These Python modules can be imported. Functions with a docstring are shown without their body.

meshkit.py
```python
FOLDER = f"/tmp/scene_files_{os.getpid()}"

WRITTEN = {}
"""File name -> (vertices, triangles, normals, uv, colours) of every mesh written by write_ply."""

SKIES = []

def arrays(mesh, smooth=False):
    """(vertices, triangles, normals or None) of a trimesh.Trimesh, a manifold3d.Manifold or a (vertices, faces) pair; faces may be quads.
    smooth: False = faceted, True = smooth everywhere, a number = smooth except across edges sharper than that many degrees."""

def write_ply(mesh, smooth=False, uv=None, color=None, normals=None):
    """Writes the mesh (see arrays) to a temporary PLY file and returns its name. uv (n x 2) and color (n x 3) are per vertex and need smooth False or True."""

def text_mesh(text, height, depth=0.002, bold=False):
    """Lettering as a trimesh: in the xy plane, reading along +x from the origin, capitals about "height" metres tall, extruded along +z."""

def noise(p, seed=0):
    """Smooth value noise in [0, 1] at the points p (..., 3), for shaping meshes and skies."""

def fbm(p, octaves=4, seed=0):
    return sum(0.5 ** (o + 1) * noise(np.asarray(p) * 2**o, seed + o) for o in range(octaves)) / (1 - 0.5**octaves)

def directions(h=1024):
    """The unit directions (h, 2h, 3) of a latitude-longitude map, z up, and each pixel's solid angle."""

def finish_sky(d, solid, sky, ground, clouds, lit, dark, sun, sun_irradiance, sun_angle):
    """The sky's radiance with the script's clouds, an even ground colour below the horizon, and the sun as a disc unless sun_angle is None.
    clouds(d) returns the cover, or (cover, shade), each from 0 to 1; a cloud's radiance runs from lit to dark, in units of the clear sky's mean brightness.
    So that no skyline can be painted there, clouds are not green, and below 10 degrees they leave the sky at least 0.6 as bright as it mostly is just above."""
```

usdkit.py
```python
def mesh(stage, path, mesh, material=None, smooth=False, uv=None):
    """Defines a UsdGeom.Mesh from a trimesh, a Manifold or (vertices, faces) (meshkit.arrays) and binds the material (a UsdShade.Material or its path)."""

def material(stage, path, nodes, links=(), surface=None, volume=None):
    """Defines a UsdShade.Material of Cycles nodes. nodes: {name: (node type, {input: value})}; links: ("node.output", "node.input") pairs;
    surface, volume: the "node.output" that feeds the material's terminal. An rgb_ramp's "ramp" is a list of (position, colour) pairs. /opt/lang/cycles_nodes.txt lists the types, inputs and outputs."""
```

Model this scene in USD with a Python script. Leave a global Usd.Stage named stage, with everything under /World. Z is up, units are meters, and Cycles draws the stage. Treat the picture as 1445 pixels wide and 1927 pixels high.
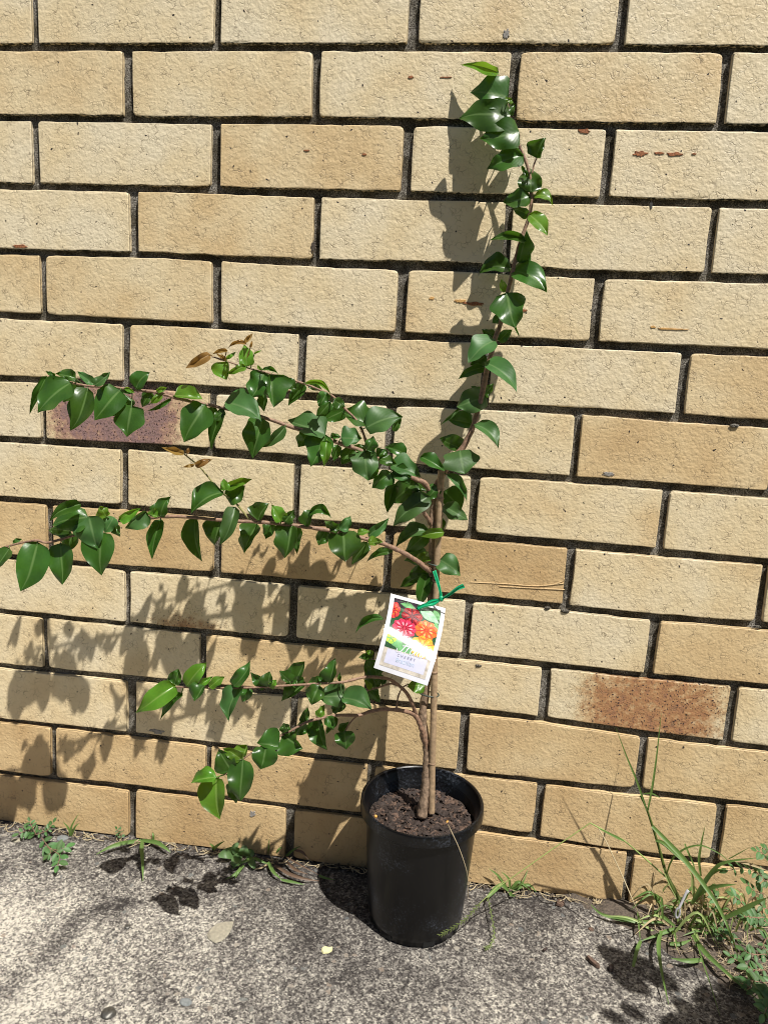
import math, random
import numpy as np, trimesh, usdkit, meshkit
from pxr import Usd, UsdGeom, UsdLux, UsdShade, Gf, Sdf, Vt
from scipy.spatial.transform import Rotation
from shapely.geometry import Polygon, LineString, Point
from shapely import affinity

stage = Usd.Stage.CreateInMemory()
UsdGeom.SetStageUpAxis(stage, UsdGeom.Tokens.z)
UsdGeom.SetStageMetersPerUnit(stage, 1.0)
UsdGeom.Xform.Define(stage, '/World')
UsdGeom.Scope.Define(stage, '/World/Looks')
random.seed(7)
rng = np.random.default_rng(7)

# ------------------------------------------------------------------ camera
PW, PH, FPX = 1445.0, 1927.0, 1441.77
CAM = np.array([0.1502, -1.0145, 0.7208])
ROT = Rotation.from_euler('zxy', [0.132856, -0.168335, -0.077226])
cam = UsdGeom.Camera.Define(stage, '/World/camera')
rx, ry, rz = ROT.apply([1, 0, 0]), ROT.apply([0, 0, 1]), -ROT.apply([0, 1, 0])
cam.AddTransformOp().Set(Gf.Matrix4d(*[float(x) for x in (*rx, 0, *ry, 0, *rz, 0, *CAM, 1)]))
cam.CreateHorizontalApertureAttr(36.0)
cam.CreateVerticalApertureAttr(36.0 * 1024 / 767)
cam.CreateFocalLengthAttr(FPX * 36.0 / PW)
cam.CreateClippingRangeAttr(Gf.Vec2f(0.01, 1000))
cam.CreateExposureAttr(0.52)

# ------------------------------------------------------------------ sky and sun
SUN_AZ, SUN_EL = math.radians(42.6), math.radians(59.6)      # azimuth measured from -y towards +x
SUN = np.array([math.cos(SUN_EL) * math.sin(SUN_AZ), -math.cos(SUN_EL) * math.cos(SUN_AZ), math.sin(SUN_EL)])
dome = UsdLux.DomeLight.Define(stage, '/World/sky')
sky_m = usdkit.material(stage, '/World/Looks/sky_air', {
    's': ('sky_texture', {'sky_type': 'single_scattering', 'sun_disc': False, 'sun_elevation': SUN_EL,
                          'sun_rotation': math.atan2(SUN[0], SUN[1]), 'altitude': 30.0}),
    'b': ('background_shader', {'strength': 0.05})}, [('s.color', 'b.color')], surface='b.background')
UsdShade.MaterialBindingAPI.Apply(dome.GetPrim()).Bind(sky_m)
sun = UsdLux.DistantLight.Define(stage, '/World/sun')
sun.CreateIntensityAttr(1.25)
sun.CreateAngleAttr(0.5)
sun.CreateNormalizeAttr(True)
sun.CreateColorAttr(Gf.Vec3f(1.0, 0.965, 0.89))
zz = SUN; xx = np.cross([0, 0, 1], zz); xx /= np.linalg.norm(xx); yy = np.cross(zz, xx)
sun.AddTransformOp().Set(Gf.Matrix4d(*[float(v) for v in (*xx, 0, *yy, 0, *zz, 0, 0, -2, 4, 1)]))

# ------------------------------------------------------------------ helpers
SLOPE = 0.055                                    # the concrete falls away from the wall
def ray(u, v):
    u, v = np.asarray(u, float), np.asarray(v, float)
    d = np.stack([(u - PW / 2) / FPX, np.ones_like(u), -(v - PH / 2) / FPX], -1)
    return ROT.apply(d.reshape(-1, 3)).reshape(d.shape)
def at(u, v, y):                                 # point of the photo's pixel at a known distance from the wall
    d = ray(u, v); t = (np.asarray(y, float) - CAM[1]) / d[..., 1]
    return CAM + d * t[..., None]
def ground_z(y): return np.minimum(np.asarray(y, float), 0) * math.tan(SLOPE)
def gp(u, v, lift=0.0):                          # point on the concrete seen at a pixel
    d = ray(u, v); k = math.tan(SLOPE)
    t = -(CAM[2] - lift - k * CAM[1]) / (d[..., 2] - k * d[..., 1])
    return CAM + d * t[..., None]
LOC, COUNT = {}, {}
def numbered(parent, name):
    n = COUNT.get((parent, name), 0); COUNT[(parent, name)] = n + 1
    return f'{parent}/{name}' if n == 0 else f'{parent}/{name}_{n:03d}'
def setd(prim, label=None, cat=None, group=None, kind=None):
    for k, x in (('label', label), ('category', cat), ('group', group), ('kind', kind)):
        if x: prim.SetCustomDataByKey(k, x)
    return prim
def thing(name, label, cat, loc=(0, 0, 0), group=None):
    p = numbered('/World', name)
    x = UsdGeom.Xform.Define(stage, p); x.AddTranslateOp().Set(Gf.Vec3d(*[float(v) for v in loc]))
    LOC[p] = np.array(loc, float)
    setd(x.GetPrim(), label, cat, group)
    return p
def obj(name, mesh, mat, parent='/World', smooth=False, uv=None, label=None, pv=None, **k):
    p = numbered(parent, name)
    off = LOC.get(parent, np.zeros(3))
    if hasattr(mesh, 'vertices'): v, f = np.array(mesh.vertices), np.array(mesh.faces)
    else: v, f = np.array(mesh[0], float), np.array(mesh[1], int)
    m = usdkit.mesh(stage, p, (v - off, f), M[mat], smooth=smooth, uv=uv)
    m.CreateDoubleSidedAttr(True)
    LOC[p] = off
    api = UsdGeom.PrimvarsAPI(m)
    for nm, arr in (pv or {}).items():
        api.CreatePrimvar(nm, Sdf.ValueTypeNames.FloatArray, 'vertex').Set(Vt.FloatArray.FromNumpy(np.asarray(arr, np.float32)))
    setd(m.GetPrim(), label, **k)
    return p
def cat(ms):
    vs, fs, n = [], [], 0
    for v, f in ms:
        vs.append(v); fs.append(np.asarray(f) + n); n += len(v)
    return np.vstack(vs), np.vstack(fs)
def spline(pts, n=8):
    p = np.asarray(pts, float)
    if len(p) < 3: return np.array([p[0] + (p[-1] - p[0]) * t for t in np.linspace(0, 1, n + 1)])
    q = np.vstack([2 * p[0] - p[1], p, 2 * p[-1] - p[-2]]); out = []
    for i in range(1, len(q) - 2):
        for t in np.linspace(0, 1, n, endpoint=False):
            a, b, c, d = q[i - 1], q[i], q[i + 1], q[i + 2]
            out.append(.5 * (2 * b + (c - a) * t + (2 * a - 5 * b + 4 * c - d) * t * t + (3 * b - a - 3 * c + d) * t ** 3))
    out.append(p[-1]); return np.array(out)
def tube(pts, r, sides=8):
    p = np.asarray(pts, float); n = len(p)
    t = np.gradient(p, axis=0); t /= np.linalg.norm(t, axis=1, keepdims=True) + 1e-12
    ref = np.array([0.31, 0.9, 0.3]); a = np.cross(t, ref); a /= np.linalg.norm(a, axis=1, keepdims=True) + 1e-12
    b = np.cross(t, a); ang = np.arange(sides) * 2 * math.pi / sides
    r = np.broadcast_to(r, (n,)).astype(float)
    v = p[:, None] + r[:, None, None] * (np.cos(ang)[None, :, None] * a[:, None] + np.sin(ang)[None, :, None] * b[:, None])
    f = []
    for i in range(n - 1):
        for j in range(sides):
            k = (j + 1) % sides
            f += [[i * sides + j, i * sides + k, (i + 1) * sides + k], [i * sides + j, (i + 1) * sides + k, (i + 1) * sides + j]]
    v = np.vstack([v.reshape(-1, 3), p[:1], p[-1:]])
    for j in range(sides):
        k = (j + 1) % sides
        f += [[n * sides, k, j], [n * sides + 1, (n - 1) * sides + j, (n - 1) * sides + k]]
    return v, np.array(f)
def lathe(prof, o, ex, ey, ez, seg=96):
    prof = np.asarray(prof, float); th = np.linspace(0, 2 * math.pi, seg, endpoint=False)
    v = np.array([o + r * (np.cos(th)[:, None] * ex + np.sin(th)[:, None] * ey) + z * ez for r, z in prof]).reshape(-1, 3)
    f = []
    for i in range(len(prof) - 1):
        for j in range(seg):
            k = (j + 1) % seg
            f += [[i * seg + j, i * seg + k, (i + 1) * seg + k], [i * seg + j, (i + 1) * seg + k, (i + 1) * seg + j]]
    return v, np.array(f)
def grid_faces(nu, nv):                          # nu rows of nv points
    i, j = np.meshgrid(np.arange(nu - 1), np.arange(nv - 1), indexing='ij')
    q = np.stack([i * nv + j, i * nv + j + 1, (i + 1) * nv + j + 1, (i + 1) * nv + j], -1).reshape(-1, 4)
    return np.vstack([q[:, [0, 1, 2]], q[:, [0, 2, 3]]])

# ------------------------------------------------------------------ materials
M = {}
def mat(name, nodes, links, surface='p.BSDF'):
    links = [(a.replace('.result', '.value') if nodes[a.split('.')[0]][0] == 'math' else a, b) for a, b in links]
    M[name] = usdkit.material(stage, '/World/Looks/' + name, nodes, links, surface=surface)
def plain(name, col, rough=0.6, bump=0.0, scale=300.0, var=0.25, **kw):
    a = np.array(col)
    mat(name, {'g': ('geometry', {}), 'n': ('noise_texture', {'scale': scale, 'detail': 4.0}),
               'r': ('rgb_ramp', {'ramp': [(0.3, tuple(a * (1 - var))), (0.7, tuple(np.minimum(a * (1 + var), 1)))]}),
               'b': ('bump', {'strength': bump, 'distance': 0.001}),
               'p': ('principled_bsdf', {'roughness': rough, **kw})},
        [('g.position', 'n.vector'), ('n.fac', 'r.fac'), ('r.color', 'p.base_color'), ('n.fac', 'b.height'), ('b.normal', 'p.normal')])

# glazed brick: tone 0 cream .. 1 tan, burn = fire-flashed, both per brick
def brick_mat(name, burnramp):
  mat(name, {
    'g': ('geometry', {}), 'tone': ('attribute', {'attribute': 'tone'}), 'burn': ('attribute', {'attribute': 'burn'}),
    'edge': ('attribute', {'attribute': 'lowedge'}), 'brim': ('attribute', {'attribute': 'brim'}),
    'cream': ('rgb_ramp', {'ramp': [(0.0, (0.675, 0.582, 0.415)), (0.3, (0.655, 0.532, 0.335)), (0.6, (0.585, 0.432, 0.238)), (1.0, (0.48, 0.325, 0.162))]}),
    'big': ('noise_texture', {'scale': 11.0, 'detail': 3.0, 'roughness': 0.55}),
    'bigm': ('math', {'math_type': 'multiply_add', 'value2': 1.1, 'value3': -0.55}),
    'tadd': ('math', {'math_type': 'add'}),
    # stretched patches of stronger firing
    'fire': ('noise_texture', {'scale': 75.0, 'detail': 7.0, 'roughness': 0.8}),
    'firem': ('math', {'math_type': 'multiply_add', 'value2': 1.7, 'value3': -0.85}),
    'fireb': ('math', {'math_type': 'add'}),
    'firec': ('map_range', {'range_type': 'linear', 'from_min': 0.30, 'from_max': 0.78, 'clamp': True}),
    'burncol': ('rgb_ramp', {'ramp': burnramp}),
    'mixb': ('mix_color', {}),
    # crackle
    'wn': ('noise_texture', {'scale': 95.0, 'detail': 2.0}),
    'wa': ('vector_math', {'math_type': 'scale', 'scale': 0.010}),
    'wv': ('vector_math', {'math_type': 'add'}),
    'vo': ('voronoi_texture', {'feature': 'distance_to_edge', 'scale': 150.0}),
    'crk': ('rgb_ramp', {'ramp': [(0.0, (1, 1, 1)), (0.03, (0.55, 0.55, 0.55)), (0.07, (0, 0, 0))]}),
    'cn': ('noise_texture', {'scale': 75.0, 'detail': 3.0}),
    'cnr': ('rgb_ramp', {'ramp': [(0.46, (0, 0, 0)), (0.64, (1, 1, 1))]}),
    'crm': ('math', {'math_type': 'multiply'}),
    'crs': ('math', {'math_type': 'multiply', 'value2': 0.72}),
    'mixc': ('mix_color', {'b': (0.16, 0.115, 0.07)}),
    # pits
    'pv': ('voronoi_texture', {'feature': 'f1', 'scale': 85.0, 'randomness': 1.0}),
    'pvs': ('separate_color', {}),
    'pgt': ('math', {'math_type': 'greater_than', 'value2': 0.74}),
    'pr': ('math', {'math_type': 'less_than', 'value2': 0.105}),
    'pm': ('math', {'math_type': 'multiply'}),
    'mixp': ('mix_color', {'b': (0.028, 0.022, 0.018)}),
    # iron spots where burnt
    'iv': ('voronoi_texture', {'feature': 'f1', 'scale': 330.0}),
    'ivs': ('separate_color', {}),
    'igt': ('math', {'math_type': 'greater_than', 'value2': 0.52}),
    'ir': ('math', {'math_type': 'less_than', 'value2': 0.30}),
    'im': ('math', {'math_type': 'multiply'}), 'im2': ('math', {'math_type': 'multiply'}),
    'im3': ('math', {'math_type': 'multiply', 'value2': 1.5, 'use_clamp': True}),
    'mixi': ('mix_color', {'b': (0.05, 0.028, 0.025)}),
    # grime on the lower arris
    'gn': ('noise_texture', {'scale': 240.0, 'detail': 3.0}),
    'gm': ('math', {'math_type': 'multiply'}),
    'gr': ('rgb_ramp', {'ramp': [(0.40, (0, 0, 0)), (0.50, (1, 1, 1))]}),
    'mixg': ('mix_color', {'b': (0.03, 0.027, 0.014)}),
    # soft warm cast at the rim of each brick face
    'stip': ('noise_texture', {'scale': 260.0, 'detail': 3.0, 'roughness': 0.5}),
    'lump': ('noise_texture', {'scale': 135.0, 'detail': 2.0}),
    'hsum': ('math', {'math_type': 'multiply_add', 'value2': 1.0}),
    'hc': ('math', {'math_type': 'multiply_add', 'value2': -0.45}),
    'b': ('bump', {'strength': 0.36, 'distance': 0.0022}),
    'p': ('principled_bsdf', {'roughness': 0.5, 'specular_ior_level': 0.35})},
    [('g.position', 'big.vector'), ('big.fac', 'bigm.value1'), ('bigm.result', 'tadd.value1'), ('tone.fac', 'tadd.value2'), ('tadd.result', 'cream.fac'),
     ('g.position', 'fire.vector'), ('fire.fac', 'firem.value1'), ('firem.result', 'fireb.value1'), ('burn.fac', 'fireb.value2'),
     ('fireb.result', 'firec.value'), ('fireb.result', 'burncol.fac'),
     ('firec.result', 'mixb.fac'), ('cream.color', 'mixb.a'), ('burncol.color', 'mixb.b'),
     ('g.position', 'wn.vector'), ('wn.color', 'wa.vector1'), ('g.position', 'wv.vector1'), ('wa.vector', 'wv.vector2'), ('wv.vector', 'vo.vector'),
     ('vo.distance', 'crk.fac'), ('g.position', 'cn.vector'), ('cn.fac', 'cnr.fac'), ('crk.color', 'crm.value1'), ('cnr.color', 'crm.value2'),
     ('crm.result', 'crs.value1'), ('crs.result', 'mixc.fac'), ('mixb.result', 'mixc.a'),
     ('wv.vector', 'pv.vector'), ('pv.color', 'pvs.color'), ('pvs.r', 'pgt.value1'), ('pv.distance', 'pr.value1'), ('pgt.result', 'pm.value1'), ('pr.result', 'pm.value2'),
     ('pm.result', 'mixp.fac'), ('mixc.result', 'mixp.a'),
     ('wv.vector', 'iv.vector'), ('iv.color', 'ivs.color'), ('ivs.r', 'igt.value1'), ('iv.distance', 'ir.value1'), ('igt.result', 'im.value1'), ('ir.result', 'im.value2'),
     ('burn.fac', 'im3.value1'), ('im.result', 'im2.value1'), ('im3.result', 'im2.value2'), ('im2.result', 'mixi.fac'), ('mixp.result', 'mixi.a'),
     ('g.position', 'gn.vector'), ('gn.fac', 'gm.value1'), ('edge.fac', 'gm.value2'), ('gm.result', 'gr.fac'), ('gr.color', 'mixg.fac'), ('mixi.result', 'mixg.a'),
     ('mixg.result', 'p.base_color'),
     ('g.position', 'stip.vector'), ('g.position', 'lump.vector'), ('stip.fac', 'hsum.value1'), ('lump.fac', 'hsum.value3'),
     ('crm.result', 'hc.value1'), ('hsum.result', 'hc.value3'), ('hc.result', 'b.height'), ('b.normal', 'p.normal')])
brick_mat('glazed_brick', [(0.3, (0.54, 0.41, 0.22)), (0.55, (0.45, 0.27, 0.125)), (0.9, (0.36, 0.18, 0.085)), (1.0, (0.33, 0.165, 0.09))])
brick_mat('glazed_brick_purple', [(0.3, (0.55, 0.42, 0.26)), (0.55, (0.45, 0.29, 0.18)), (0.85, (0.34, 0.20, 0.155)), (1.0, (0.25, 0.155, 0.15))])
mat('mortar', {
    'g': ('geometry', {}), 'n': ('noise_texture', {'scale': 620.0, 'detail': 4.0, 'roughness': 0.7}), 'n2': ('noise_texture', {'scale': 35.0, 'detail': 3.0}),
    'r': ('rgb_ramp', {'ramp': [(0.36, (0.035, 0.031, 0.026)), (0.5, (0.165, 0.15, 0.13)), (0.66, (0.50, 0.47, 0.42))]}),
    'r2': ('rgb_ramp', {'ramp': [(0.4, (0.42, 0.40, 0.34)), (0.62, (1, 1, 1))]}),
    'm': ('mix_color', {'blend_type': 'multiply', 'fac': 1.0}), 'b': ('bump', {'strength': 0.9, 'distance': 0.003}),
    'p': ('principled_bsdf', {'roughness': 0.95, 'specular_ior_level': 0.1})},
    [('g.position', 'n.vector'), ('g.position', 'n2.vector'), ('n.fac', 'r.fac'), ('n2.fac', 'r2.fac'), ('r.color', 'm.a'), ('r2.color', 'm.b'),
     ('m.result', 'p.base_color'), ('n.fac', 'b.height'), ('b.normal', 'p.normal')])
mat('weathered_concrete', {
    'g': ('geometry', {}), 'wear': ('attribute', {'attribute': 'wear'}),
    'n1': ('noise_texture', {'scale': 150.0, 'detail': 6.0, 'roughness': 0.75}), 'n2': ('noise_texture', {'scale': 17.0, 'detail': 4.0, 'roughness': 0.6}),
    'gv': ('voronoi_texture', {'feature': 'f1', 'scale': 470.0}), 'gs': ('separate_color', {}), 'gm': ('math', {'math_type': 'multiply_add', 'value2': 0.50, 'value3': -0.25}), 'ga': ('math', {'math_type': 'add'}),
    'a1': ('math', {'math_type': 'multiply_add', 'value2': 1.45, 'value3': -0.725}), 'a2': ('math', {'math_type': 'multiply_add', 'value2': 0.75, 'value3': -0.375}),
    's1': ('math', {'math_type': 'add'}), 's2': ('math', {'math_type': 'add'}),
    'r': ('rgb_ramp', {'ramp': [(0.1, (0.034, 0.030, 0.028)), (0.38, (0.098, 0.088, 0.081)), (0.6, (0.23, 0.212, 0.188)), (0.92, (0.55, 0.51, 0.435))]}),
    'dn': ('noise_texture', {'scale': 110.0, 'detail': 2.0}), 'ds': ('vector_math', {'math_type': 'scale', 'scale': 0.011}), 'da': ('vector_math', {'math_type': 'add'}), 'v': ('voronoi_texture', {'feature': 'f1', 'scale': 85.0}), 'vs': ('separate_color', {}),
    'gt': ('math', {'math_type': 'greater_than', 'value2': 0.86}), 'lt': ('math', {'math_type': 'less_than', 'value2': 0.30}), 'mm': ('math', {'math_type': 'multiply'}),
    'mf': ('math', {'math_type': 'multiply', 'value2': 0.75}),
    'sc': ('rgb_ramp', {'ramp': [(0.0, (0.10, 0.105, 0.11)), (0.4, (0.17, 0.175, 0.165)), (0.7, (0.24, 0.19, 0.15)), (1.0, (0.34, 0.31, 0.26))]}),
    'mx': ('mix_color', {}), 'b': ('bump', {'strength': 0.85, 'distance': 0.004}),
    'p': ('principled_bsdf', {'roughness': 0.92, 'specular_ior_level': 0.15})},
    [('g.position', 'n1.vector'), ('g.position', 'n2.vector'), ('g.position', 'gv.vector'), ('gv.color', 'gs.color'), ('gs.r', 'gm.value1'), ('gm.result', 'ga.value1'), ('a1.result', 'ga.value2'), ('n1.fac', 'a1.value1'), ('n2.fac', 'a2.value1'), ('ga.result', 's1.value1'), ('a2.result', 's1.value2'),
     ('s1.result', 's2.value1'), ('wear.fac', 's2.value2'), ('s2.result', 'r.fac'),
     ('g.position', 'dn.vector'), ('dn.color', 'ds.vector1'), ('ds.vector', 'da.vector1'), ('g.position', 'da.vector2'), ('da.vector', 'v.vector'), ('v.color', 'vs.color'), ('vs.r', 'gt.value1'), ('v.distance', 'lt.value1'), ('gt.result', 'mm.value1'), ('lt.result', 'mm.value2'), ('mm.result', 'mf.value1'),
     ('vs.g', 'sc.fac'), ('mf.result', 'mx.fac'), ('r.color', 'mx.a'), ('sc.color', 'mx.b'), ('mx.result', 'p.base_color'),
     ('n1.fac', 'b.height'), ('b.normal', 'p.normal')])
def leaf_mat(name, top, rib, under, trans, rough=0.26, tmix=0.22, var=0.22):
    t = np.array(top)
    mat(name, {'g': ('geometry', {}), 'uv': ('uvmap', {'attribute': 'st'}), 'sx': ('separate_xyz', {}),
        'o': ('object_info', {}), 'n': ('noise_texture', {'scale': 45.0, 'detail': 3.0}),
        'hv': ('hsv', {}), 'vv': ('math', {'math_type': 'multiply_add', 'value2': var * 2, 'value3': 1 - var}), 'hh': ('math', {'math_type': 'multiply_add', 'value2': 0.03, 'value3': 0.485}),
        'r': ('rgb_ramp', {'ramp': [(0.3, tuple(t * 0.78)), (0.7, tuple(t * 1.2))]}),
        'c': ('math', {'math_type': 'subtract', 'value2': 0.5}), 'ab': ('math', {'math_type': 'absolute'}),
        'rib': ('rgb_ramp', {'ramp': [(0.0, (1, 1, 1)), (0.022, (0.8, 0.8, 0.8)), (0.05, (0, 0, 0))]}),
        'mr': ('mix_color', {'b': rib}), 'mrf': ('math', {'math_type': 'multiply', 'value2': 0.6}),
        # side veins run forward from the midrib
        'va': ('math', {'math_type': 'multiply_add', 'value2': -1.1}), 'vb': ('math', {'math_type': 'multiply', 'value2': 46.0}), 'vc': ('math', {'math_type': 'sine'}),
        'vd': ('math', {'math_type': 'multiply_add', 'value2': 0.05}), 've': ('math', {'math_type': 'multiply_add', 'value2': 1.2}),
        'mu': ('mix_color', {'b': under}), 'b': ('bump', {'strength': 0.2, 'distance': 0.0012}),
        'rn': ('noise_texture', {'scale': 70.0, 'detail': 4.0}), 'rr': ('math', {'math_type': 'multiply_add', 'value2': 0.35, 'value3': rough - 0.12}),
        'p': ('principled_bsdf', {'roughness': rough, 'specular_ior_level': 0.36}),
        'tr': ('translucent_bsdf', {'color': trans}), 'mx': ('mix_closure', {'fac': tmix})},
        [('g.position', 'rn.vector'), ('rn.fac', 'rr.value1'), ('rr.result', 'p.roughness'), ('uv.UV', 'sx.vector'), ('sx.y', 'c.value1'), ('c.result', 'ab.value1'), ('ab.result', 'rib.fac'), ('g.position', 'n.vector'), ('n.fac', 'r.fac'),
         ('o.random', 'vv.value1'), ('o.random', 'hh.value1'), ('r.color', 'hv.color'), ('vv.result', 'hv.value'), ('hh.result', 'hv.hue'),
         ('rib.color', 'mrf.value1'), ('mrf.result', 'mr.fac'), ('hv.color', 'mr.a'), ('g.backfacing', 'mu.fac'), ('mr.result', 'mu.a'), ('mu.result', 'p.base_color'),
         ('ab.result', 'va.value1'), ('sx.x', 'va.value3'), ('va.result', 'vb.value1'), ('vb.result', 'vc.value1'),
         ('vc.result', 'vd.value1'), ('n.fac', 've.value1'), ('ab.result', 've.value3'), ('ve.result', 'vd.value3'),
         ('vd.result', 'b.height'), ('b.normal', 'p.normal'), ('p.BSDF', 'mx.closure1'), ('tr.BSDF', 'mx.closure2')], surface='mx.closure')
leaf_mat('leaf_green', (0.031, 0.080, 0.012), (0.14, 0.22, 0.075), (0.085, 0.15, 0.05), (0.10, 0.24, 0.015))
leaf_mat('leaf_fresh', (0.070, 0.168, 0.016), (0.22, 0.32, 0.08), (0.14, 0.23, 0.06), (0.26, 0.45, 0.03), tmix=0.3)
leaf_mat('leaf_pale', (0.042, 0.105, 0.026), (0.13, 0.21, 0.08), (0.10, 0.17, 0.07), (0.12, 0.24, 0.03), rough=0.42)
leaf_mat('leaf_bronze', (0.20, 0.115, 0.035), (0.25, 0.17, 0.06), (0.24, 0.15, 0.06), (0.40, 0.22, 0.05), rough=0.22, tmix=0.3)
leaf_mat('weed_leaf', (0.06, 0.135, 0.04), (0.13, 0.2, 0.07), (0.09, 0.16, 0.06), (0.16, 0.3, 0.04), rough=0.45)
leaf_mat('grass_blade', (0.105, 0.165, 0.034), (0.2, 0.3, 0.09), (0.11, 0.19, 0.05), (0.22, 0.36, 0.04), rough=0.4)
leaf_mat('seed_green', (0.15, 0.19, 0.06), (0.2, 0.25, 0.1), (0.15, 0.19, 0.06), (0.2, 0.26, 0.06), rough=0.6)
leaf_mat('grass_sheath', (0.30, 0.38, 0.12), (0.4, 0.45, 0.2), (0.3, 0.38, 0.14), (0.35, 0.45, 0.1), rough=0.4, var=0.12)
leaf_mat('grass_purple', (0.13, 0.062, 0.055), (0.2, 0.12, 0.08), (0.14, 0.09, 0.06), (0.2, 0.1, 0.05), rough=0.45)
leaf_mat('dry_grass', (0.50, 0.41, 0.26), (0.5, 0.42, 0.27), (0.43, 0.34, 0.20), (0.45, 0.35, 0.2), rough=0.7)
plain('bark_trunk', (0.22, 0.15, 0.10), 0.85, 0.9, 260, 0.45)
plain('bark_twig', (0.22, 0.130, 0.085), 0.65, 0.6, 300, 0.4)
plain('green_twig', (0.24, 0.22, 0.08), 0.5, 0.2, 300, 0.2)
plain('bamboo', (0.29, 0.20, 0.12), 0.62, 0.3, 190, 0.32)
plain('bamboo_node', (0.24, 0.155, 0.095), 0.7, 0.3, 160, 0.25)
mat('pot_plastic', {'g': ('geometry', {}), 'n': ('noise_texture', {'scale': 330.0, 'detail': 5.0, 'roughness': 0.75}), 'n2': ('noise_texture', {'scale': 16.0, 'detail': 2.0}),
    'a': ('math', {'math_type': 'multiply'}), 'r': ('rgb_ramp', {'ramp': [(0.275, (0.0026, 0.0026, 0.0032)), (0.315, (0.006, 0.007, 0.009)), (0.365, (0.026, 0.03, 0.04)), (0.5, (0.12, 0.13, 0.15))]}),
    'st': ('mapping', {'scale': (1, 1, 0.05)}), 'n3': ('noise_texture', {'scale': 120.0, 'detail': 2.0}), 'b': ('bump', {'strength': 0.12, 'distance': 0.001}),
    'p': ('principled_bsdf', {'roughness': 0.33, 'specular_ior_level': 0.30})},
    [('g.position', 'n.vector'), ('g.position', 'n2.vector'), ('n.fac', 'a.value1'), ('n2.fac', 'a.value2'), ('a.result', 'r.fac'), ('r.color', 'p.base_color'),
     ('g.position', 'st.vector'), ('st.vector', 'n3.vector'), ('n3.fac', 'b.height'), ('b.normal', 'p.normal')])
plain('potting_soil', (0.026, 0.016, 0.011), 0.95, 0.8, 300, 0.5)
plain('bark_chip_dark', (0.030, 0.019, 0.015), 0.85, 0.4, 300, 0.5)
plain('bark_chip_brown', (0.095, 0.058, 0.041), 0.85, 0.4, 300, 0.45)
plain('bark_chip_grey', (0.21, 0.175, 0.15), 0.85, 0.4, 300, 0.4)
plain('fertiliser', (0.58, 0.31, 0.07), 0.4, 0.0, 200, 0.1)
plain('tie_plastic', (0.005, 0.29, 0.125), 0.3, 0.1, 200, 0.15)
plain('slot_black', (0.002, 0.002, 0.002), 0.9)
plain('tie_wire', (0.035, 0.05, 0.04), 0.5, 0.0, 200, 0.2)
plain('clear_plastic', (0.56, 0.55, 0.58), 0.3, 0.0, 200, 0.08, transmission_weight=0.35)
plain('rust', (0.27, 0.10, 0.04), 0.85, 0.5, 500, 0.5)
plain('rust_stain', (0.53, 0.30, 0.10), 0.6, 0.3, 200, 0.2)
plain('dried_leaf', (0.26, 0.235, 0.18), 0.85, 0.3, 250, 0.2)
plain('yellow_flake', (0.62, 0.58, 0.31), 0.7, 0.2, 250, 0.12)
plain('blue_stone', (0.155, 0.165, 0.165), 0.8, 0.4, 250, 0.25)
plain('metal_cap', (0.10, 0.095, 0.085), 0.45, 0.3, 250, 0.3, metallic=0.6)
plain('dirt', (0.075, 0.058, 0.044), 0.95, 0.8, 350, 0.5)
plain('lawn', (0.075, 0.08, 0.035), 0.9, 0.5, 40, 0.3)
plain('mark_grey', (0.24, 0.22, 0.2), 0.8, 0.3, 400, 0.3)

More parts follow.
